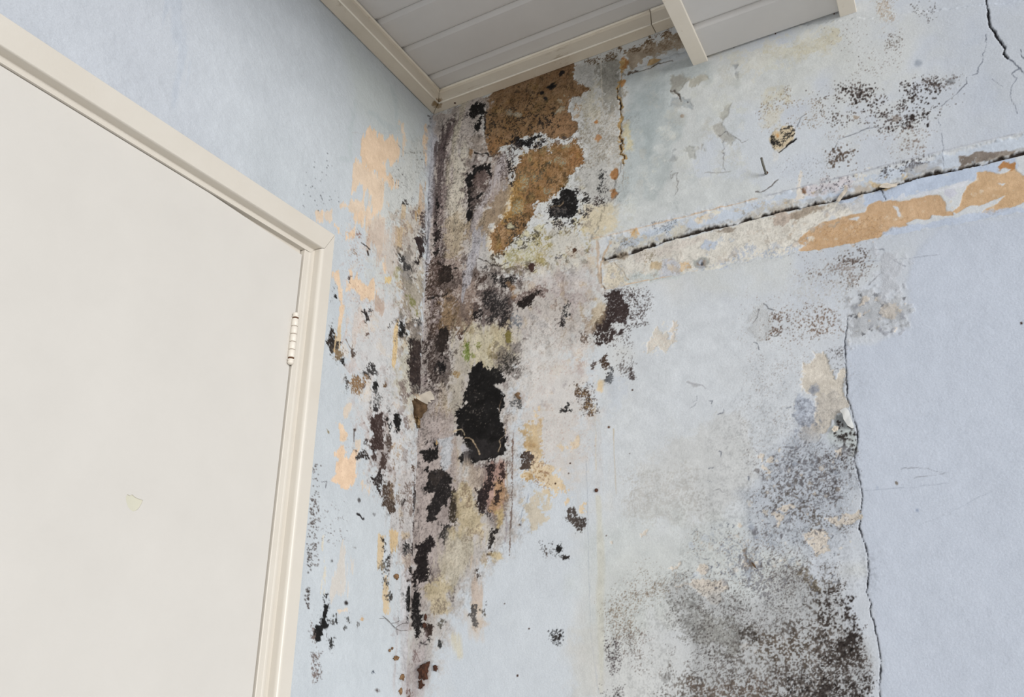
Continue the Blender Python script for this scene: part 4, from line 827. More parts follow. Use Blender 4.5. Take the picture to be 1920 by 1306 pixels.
# the wide mould field at the foot of the picture
f('1260,1105 1300,1100 1400,1140 1480,1080 1560,1080 1600,1140 1625,1230 1640,1420 1240,1420 1290,1230 1270,1160', (186, 188, 190), a=0.7, soft=18, rough=12, ns='L', k=0.6)
f('1265,1110 1300,1112 1340,1145 1390,1165 1400,1200 1370,1240 1320,1200 1285,1180 1270,1150', (146, 146, 143), a=0.62, soft=20, rough=10, gran=0.7, dens=0.75, cvar=5); f('1300,1140 1370,1160 1380,1220 1330,1210', (166, 166, 162), a=0.45, soft=14, rough=9, gran=0.5)
f('1400,1180 1500,1150 1535,1085 1555,1090 1570,1150 1585,1230 1595,1420 1240,1420 1260,1270 1340,1250 1400,1230', (122, 116, 111), a=0.78, soft=24, rough=12, gran=1.0, dens=0.46, cvar=8, k=0.5)
f('1470,1200 1545,1120 1570,1180 1580,1420 1400,1420', (98, 90, 85), a=0.8, soft=24, rough=12, gran=1.0, dens=0.38, cvar=8); f('1300,1280 1440,1270 1440,1420 1290,1420', (112, 98, 88), a=0.75, soft=14, rough=10, gran=0.8, dens=0.6)
f('1420,1195 1520,1190 1530,1230 1430,1240', (102, 90, 78), a=0.65, soft=14, rough=10, gran=0.9, dens=0.5); ov(1402, 1192, 14, 9, (72, 66, 62), a=0.85, soft=7, rough=4, gran=0.6, dens=0.8, rot=20); ov(1313, 1270, 7, 6, (96, 92, 90), a=0.7, soft=5, rough=3, gran=0.5); ov(1250, 1272, 8, 8, (140, 140, 140), a=0.6, soft=6, rough=3, gran=0.5)
f('1534,1110 1550,1105 1560,1130 1570,1160 1550,1180 1536,1150', (66, 58, 54), a=0.85, soft=8, rough=5, gran=0.9, dens=0.6); f('1495,1070 1515,1065 1530,1085 1545,1105 1530,1110', (128, 118, 100), a=0.7, soft=6, rough=4, gran=0.7, dens=0.6)
dt('1540,1100 1575,1100 1612,1180 1630,1420 1520,1420 1540,1180', 2100, 0.9, 2.7, (62, 54, 50), edge=20, a=0.95, clump=0.5); dt('1560,1120 1600,1120 1612,1200 1580,1230', 130, 1.6, 3.8, (50, 43, 41), edge=10, a=1); dt('1470,1060 1570,1060 1570,1100 1540,1110', 130, 0.6, 1.5, (96, 84, 74), edge=12)
dt('1480,1270 1635,1270 1645,1420 1470,1420', 1100, 1.0, 3.0, (48, 42, 40), edge=14, a=1, clump=0.5); dt('1580,1240 1630,1230 1645,1300 1600,1300', 160, 0.7, 1.7, (84, 76, 72), edge=10)
dt('1260,1080 1540,1060 1540,1420 1250,1420', 4200, 0.6, 1.5, (86, 80, 78), edge=26, a=0.8, clump=0.6); dt('1380,1030 1540,1020 1550,1110 1400,1120', 600, 0.6, 1.4, (100, 92, 90), edge=16, a=0.8)
dt('1125,1130 1180,1090 1250,1085 1250,1110 1180,1150 1200,1190 1150,1200', 620, 0.6, 1.4, (128, 112, 96), edge=18, a=0.85); dt('1140,1180 1220,1180 1240,1260 1160,1250', 330, 0.6, 1.4, (110, 98, 92), edge=18, a=0.8); dt('1130,1195 1160,1200 1165,1260 1145,1265', 190, 0.7, 1.8, (72, 64, 66), edge=6); dt('1125,1285 1170,1285 1160,1320 1130,1320', 90, 0.7, 1.8, (76, 70, 72), edge=8)
dt('1180,1050 1290,1070 1290,1120 1200,1100', 140, 0.5, 1.1, (130, 116, 102), edge=14, a=0.8)
f('1350,1000 1440,1010 1440,1090 1370,1100', (176, 184, 198), a=0.5, soft=18, rough=10, gran=0.7, dens=0.5, k=0.5); f('1385,1030 1440,1070 1470,1100 1440,1130 1390,1090', (130, 130, 136), a=0.6, soft=14, rough=9, gran=0.95, dens=0.42)
for k_ in range(70):
    rr = random.Random(500 + k_); x = 1300 + 280 * rr.random(); y = 700 + 420 * rr.random() if k_ % 2 else 980 + 120 * rr.random()
    a0 = rr.uniform(0, 3); l0 = rr.uniform(5, 14)
    if x > 1570 and y < 900: continue
    ln(np.array([[x, y], [x + l0 * math.cos(a0) * 0.6, y + l0 * math.sin(a0) * 0.3], [x + l0 * math.cos(a0 + 0.6), y + l0 * math.sin(a0 + 0.6)]]), 0.6, (124, 128, 138), wob=1.4)
# filled hole with black scribbled mould
f('1442,262 1450,252 1462,246 1470,238 1485,240 1491,252 1490,262 1478,272 1464,286 1456,284 1448,272', (222, 206, 178), soft=2, rough=1.4, cvar=4, h=0.5, k=0.8)
f('1444,258 1452,256 1456,268 1448,270', (40, 38, 34), a=0.9, soft=2, rough=2, gran=0.7, dens=0.8); f('1464,246 1480,240 1490,252 1486,262 1468,264', (46, 44, 42), a=0.85, soft=3, rough=3, gran=0.95, dens=0.55); f('1450,270 1466,262 1470,276 1460,284', (46, 44, 42), a=0.85, soft=2, rough=3, gran=0.95, dens=0.55)
ov(1459, 256, 3, 4, (222, 170, 112), a=0.9, soft=1.5, rough=1); ln('1461,287 1468,281 1480,272 1491,263', 1.3, (30, 28, 28), wob=0.7, h=-1.6)
f('1450,288 1462,288 1460,300 1452,302', (210, 212, 214), soft=2, rough=1)
# dusting of spores over the worst of it
W.grime('806,210 1090,110 1165,120 1165,330 1130,450 1125,640 1000,680 965,1000 900,1060 845,1180 765,1280 765,600', 0.17, 40)
W.grime('806,210 900,200 905,420 870,560 830,760 800,1000 770,1000 790,600', 0.25, 22)
W.grime(O1, 0.22, 6); W.grime(O2, 0.18, 6)
W.grime('1130,480 1620,360 1600,390 1500,470 1140,540', 0.14, 10)
W.grime('1400,700 1600,700 1640,1420 1240,1420 1280,1100', 0.13, 50, (1, 1, 0.98))
W.grime('1130,1080 1280,1060 1280,1420 1130,1420', 0.12, 30)
W.blots('1410,840 1600,850 1600,1040 1400,1090', 240, 1.2, 5, [(226, 218, 206), (112, 112, 118), (160, 168, 182), (96, 90, 88), (204, 210, 220)], 0.4, 0.8, 1.2, seed=9, h=0.6)
W.blots('1290,1000 1420,1000 1420,1100 1300,1110', 70, 1.5, 6, [(222, 214, 204), (150, 152, 158), (196, 204, 214)], 0.3, 0.7, 1.2, seed=10, h=0.5)
W.blots('1132,500 1620,385 1500,465 1140,536', 170, 1.5, 8, [(228, 224, 214), (192, 202, 216), (206, 190, 172), (176, 166, 154), (214, 206, 196)], 0.25, 0.65, 0.9, seed=12, h=0.3)
W.blots('1150,445 1720,310 1720,325 1500,380 1140,475', 150, 1.2, 6, [(226, 222, 212), (186, 198, 218), (150, 148, 146), (206, 184, 150), (206, 210, 216)], 0.3, 0.7, 0.8, seed=13, h=0.4)
R.h += 0.10 * R.N['F'] * (0.4 + R.k)+ 0.35 * R.k * R.N['M']
wall_right = R.build('wall_right', extra=[(1.2956, 3.2, 0, 2.75), (-0.004, 1.2956, 0, 1.126), (-0.004, 1.2956, 2.6235, 2.75)], base=(198, 204, 215))
tag(wall_right, 'mouldy blue-white plaster wall with ochre bare patch and long cracks', 'wall', kind='structure')

# ------------------------------------------------------------------ left wall
LW = Wall('L', np.arange(-1.09, 0.0041, 0.00185), np.arange(1.125, 2.625, 0.00145), 23)
W = LW
f = W.fill; ov = W.oval; ln = W.line; dt = W.dots
tone = sstep(250, 780, W.px + 0.35 * W.py + 30 * W.N['X'])
W.c[:] = np.array([200, 206, 215], np.float32) * (1 - tone[..., None]) + np.array([200, 207, 213], np.float32) * tone[..., None]
W.c += 1.6 * W.N['L'][..., None] + 0.8 * W.N['M'][..., None]
W.h += 0.6 * W.N['X'] + 0.3 * W.N['L'] + 0.18 * W.N['M']
f('300,-20 340,-20 350,130 330,200 318,200 335,100', (188, 197, 210), a=0.5, soft=8, rough=6, ns='V')
f('640,60 700,120 780,200 800,260 780,330 700,260 660,200 650,120', (196, 203, 203), a=0.8, soft=30, rough=8, ns='L', cvar=1)
# tide marks of water
ln('735,165 742,185 742,220 745,240 735,243 715,230 702,215 692,210', 4.0, (186, 196, 199), a=0.6, wob=1.5, soft=2.5, var=0.3)
ln('668,190 660,225 656,270 658,300 640,300', 3.0, (186, 196, 200), a=0.55, wob=1.5, soft=2.5); f('655,230 668,200 660,300 650,300', (188, 197, 200), a=0.4, soft=6, rough=3)
ln('660,250 690,250 750,250', 0.4, (186, 190, 192), wob=1)
f('690,330 760,280 797,260 797,420 797,560 700,560 690,440', (206, 208, 204), a=0.7, soft=20, rough=9, cvar=2)
f('660,560 770,540 780,900 700,900 655,700', (210, 208, 207), a=0.7, soft=24, rough=10, cvar=3)
f('745,400 797,380 797,640 760,640 745,540', (196, 188, 178), a=0.75, soft=14, rough=9, gran=0.4, cvar=4, k=0.4); f('750,620 797,620 790,760 770,780 745,720', (200, 194, 176), a=0.75, soft=12, rough=8, cvar=4, k=0.4)
f('735,880 780,880 776,1060 735,1060', (200, 193, 190), a=0.7, soft=12, rough=8, ns='V', cvar=3, k=0.3); f('745,1060 778,1060 778,1306 745,1306', (200, 196, 198), a=0.7, soft=10, rough=6, ns='V')
W.blots('745,400 797,380 797,640 790,780 776,900 776,1060 745,1060 740,800 752,600', 170, 2, 9, [(214, 206, 196), (150, 138, 134), (118, 102, 98), (204, 180, 144), (196, 192, 192)], 0.25, 0.65, 2.4, seed=31)
W.blots('640,420 745,400 750,600 745,900 690,960 640,700', 150, 2, 10, [(214, 204, 202), (226, 212, 196), (188, 176, 174), (206, 212, 216)], 0.2, 0.5, 2.4, seed=32)
# peach undercoat where the blue has rubbed off
def PE(s, **k):
    k.setdefault('soft', 3.0); k.setdefault('rough', 3.2); k.setdefault('ns', 'V'); k.setdefault('cvar', 3); k.setdefault('gran', 0.6); k.setdefault('h', -0.25)
    W.fill(s, k.pop('c', (230, 205, 178)), **k)
PE('678,262 690,238 705,245 718,258 735,255 745,265 750,285 745,300 735,310 728,300 718,305 722,325 740,340 745,350 738,352 720,335 705,320 690,325 682,310 676,290')
PE('672,300 700,315 715,340 720,380 700,400 690,370 676,350 660,360 660,330', a=0.85, rough=5); PE('795,235 803,240 803,262 801,300 798,330 796,300 792,268', rough=2); PE('788,350 797,340 795,400 787,420', c=(206, 182, 158), a=0.8); PE('750,228 757,232 760,262 756,290 752,255', a=0.7, rough=2)
PE('594,400 606,398 606,415 598,412', a=0.8); PE('608,398 622,396 624,414 612,412', a=0.7); PE('629,420 641,425 643,437 638,447 631,434'); PE('646,444 651,429 665,427 668,439 658,456 651,459'); PE('640,385 670,375 690,385 700,400 690,420 660,400', a=0.8, rough=5); PE('655,405 680,400 690,415 690,440 676,420', a=0.8, rough=4)
PE('690,415 720,410 722,470 700,475 692,445', a=0.75, rough=5, c=(214, 196, 178)); PE('717,481 722,478 724,508 719,518 715,498', rough=2); PE('625,510 633,508 640,522 642,540 641,567 636,557 631,532', rough=2.5); PE('646,498 658,503 665,518 682,520 687,530 702,527 705,542 705,559 700,567 682,562 668,547 653,542 651,527 658,518', rough=3.5)
PE('638,574 643,572 642,596 638,616 632,613 634,596', rough=2); PE('629,613 640,613 640,660 632,650', c=(214, 188, 150), a=0.8, rough=3); PE('723,518 733,520 730,532 722,530', c=(220, 198, 150), rough=2); PE('700,567 707,552 719,559 722,576 717,589 705,576', c=(192, 172, 158), a=0.85); PE('631,792 638,791 648,815 645,824 638,826 635,810', rough=2)
PE('624,847 638,835 645,847 643,858 652,856 663,842 672,842 668,856 667,881 670,893 663,907 656,909 654,916 640,916 636,907 622,904 620,897 627,888 627,865 633,861 624,856', rough=2.4, c=(232, 204, 176)); PE('640,765 655,760 650,780 642,778', a=0.6); PE('665,825 675,825 676,842 668,840', a=0.6); PE('680,905 692,908 692,925 684,922', a=0.7)
PE('740,620 746,600 744,660 738,690 734,680', c=(222, 196, 152), rough=1.6); PE('742,425 756,430 754,460 748,480', c=(204, 180, 146), a=0.8, rough=3); PE('752,380 762,385 760,410 753,405', c=(206, 182, 148), a=0.7); PE('775,395 786,390 782,415 776,412', c=(190, 160, 118), a=0.8, rough=2)
PE('660,585 680,580 690,610 660,640 650,620', c=(214, 200, 190), a=0.6, rough=6); PE('690,430 740,420 745,520 720,500 700,470', c=(200, 184, 172), a=0.5, rough=7, gran=0.5); dt('640,420 770,400 780,640 650,650', 520, 0.5, 1.2, (168, 128, 112), a=0.55, edge=22); dt('640,700 760,680 770,900 640,930', 300, 0.5, 1.2, (160, 128, 116), a=0.5, edge=22)
PE('709,1000 722,1004 720,1050 726,1100 727,1150 722,1140 716,1080 708,1060', c=(212, 190, 156), a=0.9, rough=2.5); PE('732,996 750,995 748,1030 742,1046 734,1030', c=(218, 190, 146), a=0.85, rough=3, soft=4); PE('625,1070 650,1030 640,1110 620,1110', a=0.35, rough=9); PE('605,1005 612,1090 606,1130', c=(226, 212, 184), a=0.6, rough=2); PE('634,1144 650,1140 648,1146 636,1148', a=0.7, rough=1.5)
# black and brown mould
for q, c_ in (('743,470 776,468 782,548 755,545', (112, 106, 102)), ('744,592 766,592 769,642 748,642', (104, 98, 96)), ('764,606 797,598 800,742 768,738', (92, 82, 78)), ('690,770 728,765 735,880 695,880', (136, 122, 118))):
    f(q, c_, a=0.5, soft=11, rough=6, gran=0.4, dens=0.85, cvar=5)
def M(s, c=BLACK, **k):
    k.setdefault('soft', 2.6); k.setdefault('rough', 1.8); k.setdefault('gran', 0.95); k.setdefault('cvar', 4)
    hk = dict(k); hk.update(a=0.30, soft=k['soft'] + 7, rough=k['rough'] + 3.5, gran=0.7, dens=0.5 * k.get('dens', 1.0) + 0.12)
    W.fill(s, tuple(0.7 * q + 28 for q in c), **hk)
    W.fill(s, c, **k)
def MO(x, y, rx, ry, c=BLACK, **k):
    k.setdefault('soft', 2.8); k.setdefault('rough', 1.3); k.setdefault('gran', 1.0); k.setdefault('cvar', 4)
    if rx > 2.2:
        hk = dict(k); hk.update(a=0.42, soft=k['soft'] + 4, rough=k['rough'] + 2, gran=0.95, dens=0.42 * k.get('dens', 1.0) + 0.12)
        W.oval(x, y, rx, ry, tuple(0.7 * q + 28 for q in c), **hk)
    W.oval(x, y, rx, ry, c, **k)
M('622,547 626,538 627,549 632,552 631,558 627,557'); M('680,574 686,576 690,589 694,603 689,603 685,589 680,584', (34, 30, 30)); MO(694, 581, 2.5, 4, (70, 66, 66), dens=0.7)
M('626,589 624,608 625,623 630,635 638,640 634,657 621,660 615,645 616,625 620,608', (46, 40, 36), rough=2.4, dens=0.9); M('628,655 640,655 645,668 636,680 630,668', (130, 110, 84), dens=0.8); MO(641, 676, 4, 6, (30, 28, 28), rot=30); ln('629,625 628,650 627,660', 0.8, (214, 188, 150), wob=0.5)
M('655,660 660,655 665,662 661,667', (84, 70, 62)); ln('649,636 653,645 658,655 663,640', 0.7, (120, 100, 84), a=0.8, wob=0.8, gran=0.6); MO(692, 625, 2.5, 2, (120, 104, 98)); ln('677,455 688,462 694,468', 0.9, (60, 52, 50), wob=0.8); ln('690,471 691,478', 1.4, (60, 50, 46), wob=0.5); MO(656, 523, 1.5, 4, (80, 66, 62)); MO(674, 440, 5, 4, (160, 134, 126), dens=0.7); MO(665, 472, 4, 5, (158, 140, 126), dens=0.6)
M('677,700 684,688 694,679 704,686 706,700 698,700 688,705 679,706', (62, 60, 60), dens=0.75, rough=2.4); M('660,704 672,698 678,712 672,726 662,722', (84, 66, 54), dens=0.85, rough=2.4); M('645,706 650,704 653,722 650,740 646,728', (84, 80, 78), dens=0.7); M('656,702 684,704 682,722 672,738 660,734', (146, 118, 88), dens=0.75, rough=3, soft=4); ln('679,712 684,720 680,726', 1.4, (90, 70, 58), wob=1)
MO(702, 725, 5, 10, (30, 30, 30), rough=2); MO(705, 765, 7, 8, (52, 50, 51), rough=2); M('700,735 716,735 716,760 704,755', (120, 120, 120), dens=0.5, soft=5, rough=4); MO(720, 723, 2, 3, (110, 84, 58)); MO(728, 768, 3, 6, (96, 92, 92), dens=0.6)
M('698,776 718,773 722,792 718,808 722,824 718,842 707,847 709,861 705,865 697,858 695,838 698,819 694,796', (62, 48, 45), rough=2.0, dens=0.97); M('714,847 723,849 725,865 723,881 714,877 712,861', (72, 58, 54), dens=0.95); M('725,813 733,819 735,838 730,847 723,833', (84, 72, 66), dens=0.85)
M('738,778 746,771 753,778 754,792 748,806 740,799', (22, 21, 21), gran=0.6); MO(732, 799, 2.5, 9, (28, 26, 26)); MO(741, 809, 3, 6, (50, 48, 48), dens=0.8); MO(725, 786, 2, 2, DARK); MO(686, 829, 4, 5, DBROWN, dens=0.85); M('670,846 680,848 682,840 688,852 691,858 680,862 672,858', (52, 46, 44), rough=2.4, dens=0.8)
f('735,835 750,820 755,850 742,862', (190, 166, 140), a=0.6, soft=5, rough=4, gran=0.6, dens=0.7); MO(739, 872, 3, 6, (150, 132, 116), dens=0.7); MO(773, 878, 4, 4, (96, 74, 60), dens=0.8)
M('698,888 701,895 712,886 716,895 712,923 707,924 702,907 697,897', (52, 45, 44), dens=0.92, rough=2); M('718,914 730,895 737,904 741,920 741,943 744,957 737,969 728,953 717,948 718,930', (80, 67, 58), dens=0.9, rough=2); f('728,900 736,892 742,940 734,930', (176, 152, 124), a=0.5, soft=4, rough=3); M('738,925 752,915 758,935 750,950', (140, 128, 116), dens=0.5, soft=4); MO(758, 940, 4, 7, (70, 64, 62), dens=0.75); MO(752, 975, 5, 6, (130, 120, 112), dens=0.6); M('760,905 777,900 777,965 764,970', (150, 138, 132), dens=0.65, soft=5)
MO(664, 806, 1.6, 2.2, (70, 58, 52), gran=0.2); ln('664,806 663,828', 0.7, (96, 86, 84), wob=0.3); ln('670,964 676,967 680,973', 1.4, (44, 42, 44), wob=0.5); MO(674, 938, 1.6, 1.6, DARK, gran=0); ln('604,903 614,902 611,914', 0.5, (110, 110, 116), wob=0.3); MO(615, 809, 2, 3, (150, 140, 116)); MO(699, 963, 1.5, 1.5, DARK, gran=0)
f('746,480 768,478 772,520 768,545 752,500', (150, 146, 142), a=0.7, soft=7, rough=5, gran=0.6, dens=0.7); M('747,476 757,480 768,497 770,506 760,503 750,492', (58, 57, 57), soft=4, rough=3, dens=0.85); M('765,515 772,520 776,530 770,538 766,528', (86, 84, 84), soft=4, dens=0.75); MO(779, 524, 3, 6, (104, 92, 82)); M('778,480 783,480 783,496 779,494', DARK, gran=0.3); MO(760, 380, 5, 7, (70, 66, 64), dens=0.75, rot=-15); MO(773, 374, 3, 5, (84, 78, 76), dens=0.7)
M('777,447 783,440 792,447 795,460 797,472 792,480 787,483 785,472 781,462', (50, 40, 40), rough=1.6); dt('785,400 803,400 803,460 790,455', 80, 0.9, 2.4, (58, 50, 50), edge=6); ln('802,372 804,385', 1.4, DARK, wob=0.5); M('790,398 800,395 800,420 792,430', (92, 80, 78), dens=0.5); MO(791, 535, 3, 6, (80, 64, 56), dens=0.8)
f('755,530 795,510 797,600 775,590 757,575', (172, 164, 148), a=0.75, soft=10, rough=7, gran=0.5, dens=0.8, cvar=6); f('766,556 774,560 784,585 788,600 776,585 768,570', (132, 134, 78), a=0.75, soft=4, rough=4, gran=0.7, dens=0.7); f('742,500 748,505 748,525 742,520', (170, 166, 120), a=0.6, soft=4, rough=3)
M('747,604 754,600 760,606 759,625 756,633 749,622', (26, 25, 25), rough=2); MO(763, 627, 3, 5, (44, 42, 42)); M('776,598 790,594 792,608 784,612', (66, 66, 66), dens=0.75, soft=3); M('765,618 786,615 790,640 770,640', (130, 122, 114), dens=0.55, soft=5); MO(771, 641, 4, 7, DARK)
M('767,649 776,640 787,638 793,659 789,681 796,696 803,712 800,739 787,734 778,717 768,712', (56, 45, 42), rough=2.2, dens=0.93); dt('765,640 803,640 803,740 770,735', 160, 0.8, 1.8, (44, 36, 36), edge=6); MO(731, 612, 2, 6, (90, 88, 88), dens=0.6)
MO(760, 1028, 5, 14, (42, 42, 42), dens=0.85, rough=2); MO(727, 1045, 3, 5, (44, 44, 44)); M('716,1008 722,1010 722,1040 718,1035', (60, 54, 48), dens=0.6); dt('715,1040 730,1050 730,1130 720,1120', 60, 0.8, 2.2, (64, 60, 58), edge=3); MO(716, 1063, 5, 9, (130, 120, 104), dens=0.6); MO(724, 1093, 4, 6, (58, 56, 54), dens=0.85); MO(732, 1118, 2, 8, (70, 68, 66), dens=0.7)
M('762,1101 768,1095 773,1107 771,1121 768,1142 764,1150 761,1132 760,1111', (28, 27, 27), rough=1.2); MO(764, 1160, 2, 7, (40, 38, 38)); f('752,1040 776,1036 776,1090 758,1090', (176, 164, 162), a=0.6, soft=6, rough=5, gran=0.5, dens=0.7); MO(770, 1068, 2.5, 8, DARK); MO(764, 1088, 3, 3, (70, 60, 56))
ln('777,890 776,960 775,1000 773,1064', 2.2, (58, 50, 49), a=0.9, wob=0.8, gran=0.8, dens=0.85); f('740,1160 775,1160 775,1185 742,1185', (176, 170, 172), a=0.5, soft=6, rough=5, gran=0.5)
M('607,1122 614,1136 614,1150 610,1159 615,1173 608,1178 600,1173 602,1150', (20, 20, 20), gran=0.6); M('590,1173 601,1169 604,1187 601,1201 593,1203 588,1190', (22, 22, 22), gran=0.7); MO(620, 1204, 4, 9, (50, 50, 50), dens=0.85); MO(631, 1160, 2.5, 9, (48, 48, 48), dens=0.9); M('621,1152 627,1150 628,1172 622,1172', (90, 90, 90), dens=0.5); MO(653, 1161, 3, 6, (90, 90, 90), dens=0.7); MO(648, 1174, 3, 4, (84, 84, 84), dens=0.8); MO(672, 1170, 2, 5, (110, 110, 110), dens=0.6); MO(679, 1160, 3, 3, (196, 168, 136)); MO(601, 1167, 4, 3, DARK)
M('584,1160 588,1180 592,1215 586,1195', (120, 108, 104), dens=0.5); M('586,1230 596,1226 600,1245 594,1276 588,1262', (128, 116, 112), dens=0.55, soft=4, rough=3); dt('582,1222 603,1222 603,1276 588,1280', 60, 0.7, 1.4, (84, 74, 72), edge=5); MO(622, 1050, 1.7, 2.2, DARK, gran=0); MO(648, 1129, 1.4, 1.8, DARK, gran=0); MO(665, 1026, 2, 1.6, (70, 62, 58), gran=0); MO(701, 1260, 2, 3, (84, 92, 104)); MO(707, 1294, 1.5, 1.5, DBROWN, gran=0); MO(611, 1116, 1.5, 3, DARK)
dt('586,870 600,870 595,1060 576,1060', 120, 0.8, 2.0, (80, 70, 66), edge=4); dt('574,1100 582,1100 580,1140 572,1140', 26, 1.0, 2.4, (56, 48, 46), edge=3); dt('588,950 640,940 650,1020 590,1020', 60, 0.6, 1.2, (110, 100, 98), edge=8); dt('576,1000 584,1000 582,1075 574,1075', 30, 0.9, 2.0, (60, 54, 52), edge=3)
dt('570,300 640,290 640,390 570,390', 26, 0.8, 1.5, (84, 86, 90), edge=12); ln('601,366 606,374 603,378', 0.6, (110, 112, 118), wob=0.8); dt('735,300 795,280 795,400 740,400', 40, 0.6, 1.4, (84, 78, 76), edge=10); ln('745,268 755,280 768,288', 0.5, (130, 128, 126), wob=0.8); ln('769,284 777,287', 0.7, (80, 70, 66), wob=0.5)
dt('800,220 812,218 812,240 802,240', 12, 1.2, 3.0, (34, 30, 30), edge=4)
# crust swelling into the corner
nz = sstep(-0.045, -0.004, W.P[..., 1] + 0.006 * W.N['M']) * sstep(2.60, 2.52, W.P[..., 2])
W.h += 2.2 * nz * (0.7 + 0.3 * W.N['D']); W.k = np.maximum(W.k, 0.4 * nz)
f('798,225 815,215 815,300 812,420 806,520 800,620 794,640 796,500 800,380', (194, 196, 202), a=0.8, soft=3, rough=3, cvar=5)
f('790,560 800,560 797,640 790,640', (196, 196, 200), a=0.8, soft=3, rough=2)
W.grime('735,330 815,220 815,640 790,900 775,1280 750,1280 735,900', 0.16, 24)
W.grime('640,420 735,400 740,960 650,960', 0.05, 30)
W.h += 0.10 * W.N['F'] * (0.4 + W.k)
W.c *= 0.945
DY0, DZ1 = -0.325, 2.066       # door opening cut out of the wall
wall_left = LW.build('wall_left', cut=lambda u, v: (u < DY0) & (v < DZ1) & (u > -1.2),
                     extra=[(-3.2, -1.22, 0, 2.75), (DY0, 0.004, 0, 1.126), (-1.0905, 0.004, 2.6235, 2.75), (-1.22, -1.0905, DZ1, 2.75)], base=(189, 194, 200))
tag(wall_left, 'blue-white plaster wall with peach rubbed patches beside the door', 'wall', kind='structure')

# ------------------------------------------------------------------ floor, far surfaces (out of view, they bounce the daylight)
bm = bmesh.new(); box(bm, -0.1, 4.2, -4.2, 0.1, -0.1, 0.0)
tag(obj('floor', bm, 'concrete'), 'grey concrete floor below the picture', 'floor', kind='structure')

# ------------------------------------------------------------------ ceiling: high bay, lowered bay between two battens
HZ, LZ = 2.620, 2.4662
BX0, BX1, BX2, BX3 = 0.6597, 0.6908, 0.9485, 0.9789
ceil = empty('ceiling', (0.35, -0.6, HZ))
tag(ceil, 'grey tongue and groove board ceiling above the mouldy corner', 'ceiling', kind='structure')
def plank(x0, x1, yb, w, z):
    """board running along X; its rounded nose looks to -Y, a sunk tongue shows at its +Y side"""
    y0 = yb - w; s = 0.0135
    prof = [(y0 + 0.0006, z + 0.014), (y0 + 0.0006, z + 0.0066), (y0 + 0.0016, z + 0.0056), (y0 + 0.0088, z + 0.0008), (y0 + 0.0108, z), (yb - 0.0098, z), (yb - 0.0086, z + 0.0060), (yb - 0.0002, z + 0.0066), (yb - 0.0002, z + 0.014)]
    bm = bmesh.new()
    prism(bm, [(x0, a, b) for a, b in prof], [(x1, a, b) for a, b in prof])
    return obj('plank', bm, 'plank_paint', ceil)
edges = [0.0, -0.0799, -0.1866, -0.2849] + [-0.2849 - 0.1 * k for k in range(1, 12)]
for a, b in zip(edges[:-1], edges[1:]):
    plank(0.0, BX0 + 0.004, a, a - b, HZ)
e2 = [0.001, -0.1010] + [-0.1010 - 0.1 * k for k in range(1, 12)]
for a, b in zip(e2[:-1], e2[1:]):
    plank(BX0 + 0.012, BX3 - 0.012, a, a - b, LZ)
bm = bmesh.new(); box(bm, -0.1, 1.9, -1.75, 0.1, 2.70, 2.76); obj('ceiling_deck', bm, 'plank_paint', ceil)
for i, (x0, x1) in enumerate(((BX0 + 0.003, BX0 + 0.012), (BX3 - 0.012, BX3 - 0.003))):
    bm = bmesh.new(); box(bm, x0, x1, -1.3, 0.0, LZ - 0.002, 2.70); obj('riser_board', bm, 'plank_paint', ceil)
for k in range(12):
    plank(BX3 + 0.0, 1.9, 0.0 - 0.1 * k, 0.1, HZ)
# tiny nails in the lowered bay
for x, y in ((1454, 63), (1564, 26), (1376, 89)):
    d = ray(x, y); p = CAM + d * ((LZ + 0.0026 - CAM[2]) / d[2])
    bm = bmesh.new(); bmesh.ops.create_uvsphere(bm, u_segments=8, v_segments=5, radius=0.0013 if x != 1376 else 0.0008)
    bmesh.ops.translate(bm, vec=tuple(p), verts=bm.verts); obj('nail_head', bm, 'rust', ceil, True)

# ------------------------------------------------------------------ cornice and battens
CB = 2.5795
def cornice(name, ringfun, label, mat='cornice_paint'):
    bm = bmesh.new(); prism(bm, ringfun(0), ringfun(1)); bevel(bm, 0.0014, 2)
    o = obj(name, bm, mat); tag(o, label, 'trim', kind='structure'); return o
# profile: t = distance from the wall, z
PROF = [(0.0, CB), (0.0285, CB), (0.0300, CB + 0.0015), (0.0300, CB + 0.030), (0.0335, CB + 0.0335), (0.0335, HZ + 0.001), (0.0, HZ + 0.001)]
PROFL = [(0.0014, CB), (0.0350, CB), (0.0368, CB + 0.0018), (0.0368, CB + 0.031), (0.0405, CB + 0.034), (0.0405, HZ + 0.001), (0.0014, HZ + 0.001)]
g = 0.0006
def mitre_l(t): return -t * 0.83 - g
c1 = cornice('trim_1', lambda e: [(t, (-t * 0.83 - g) if e == 0 else -1.35, z) for t, z in PROFL], 'beige cornice strip running along the top of the left wall')
c2 = cornice('trim_2', lambda e: [((t * 1.2 + g) if e == 0 else 0.5855, -t, z) for t, z in PROF], 'long beige cornice strip above the ochre mouldy patch')
c3 = cornice('trim_3', lambda e: [(0.5868 if e == 0 else BX0 + 0.002, -t, z) for t, z in PROF], 'short beige cornice end piece tucked behind the batten')
c4 = cornice('trim_4', lambda e: [(x, 0.0 if e else -1.35, z) for x, z in ((BX0, 2.4597), (BX1, 2.4597), (BX1, LZ + 0.004), (BX0, LZ + 0.004))], 'cream ceiling batten ending on the wall right of the cornice', 'batten_paint')
c5 = cornice('trim_5', lambda e: [(x, 0.0 if e else -1.35, z) for x, z in ((BX2, 2.4570), (BX3, 2.4570), (BX3, LZ + 0.004), (BX2, LZ + 0.004))], 'cream ceiling batten cut by the top edge right of the first', 'batten_paint')
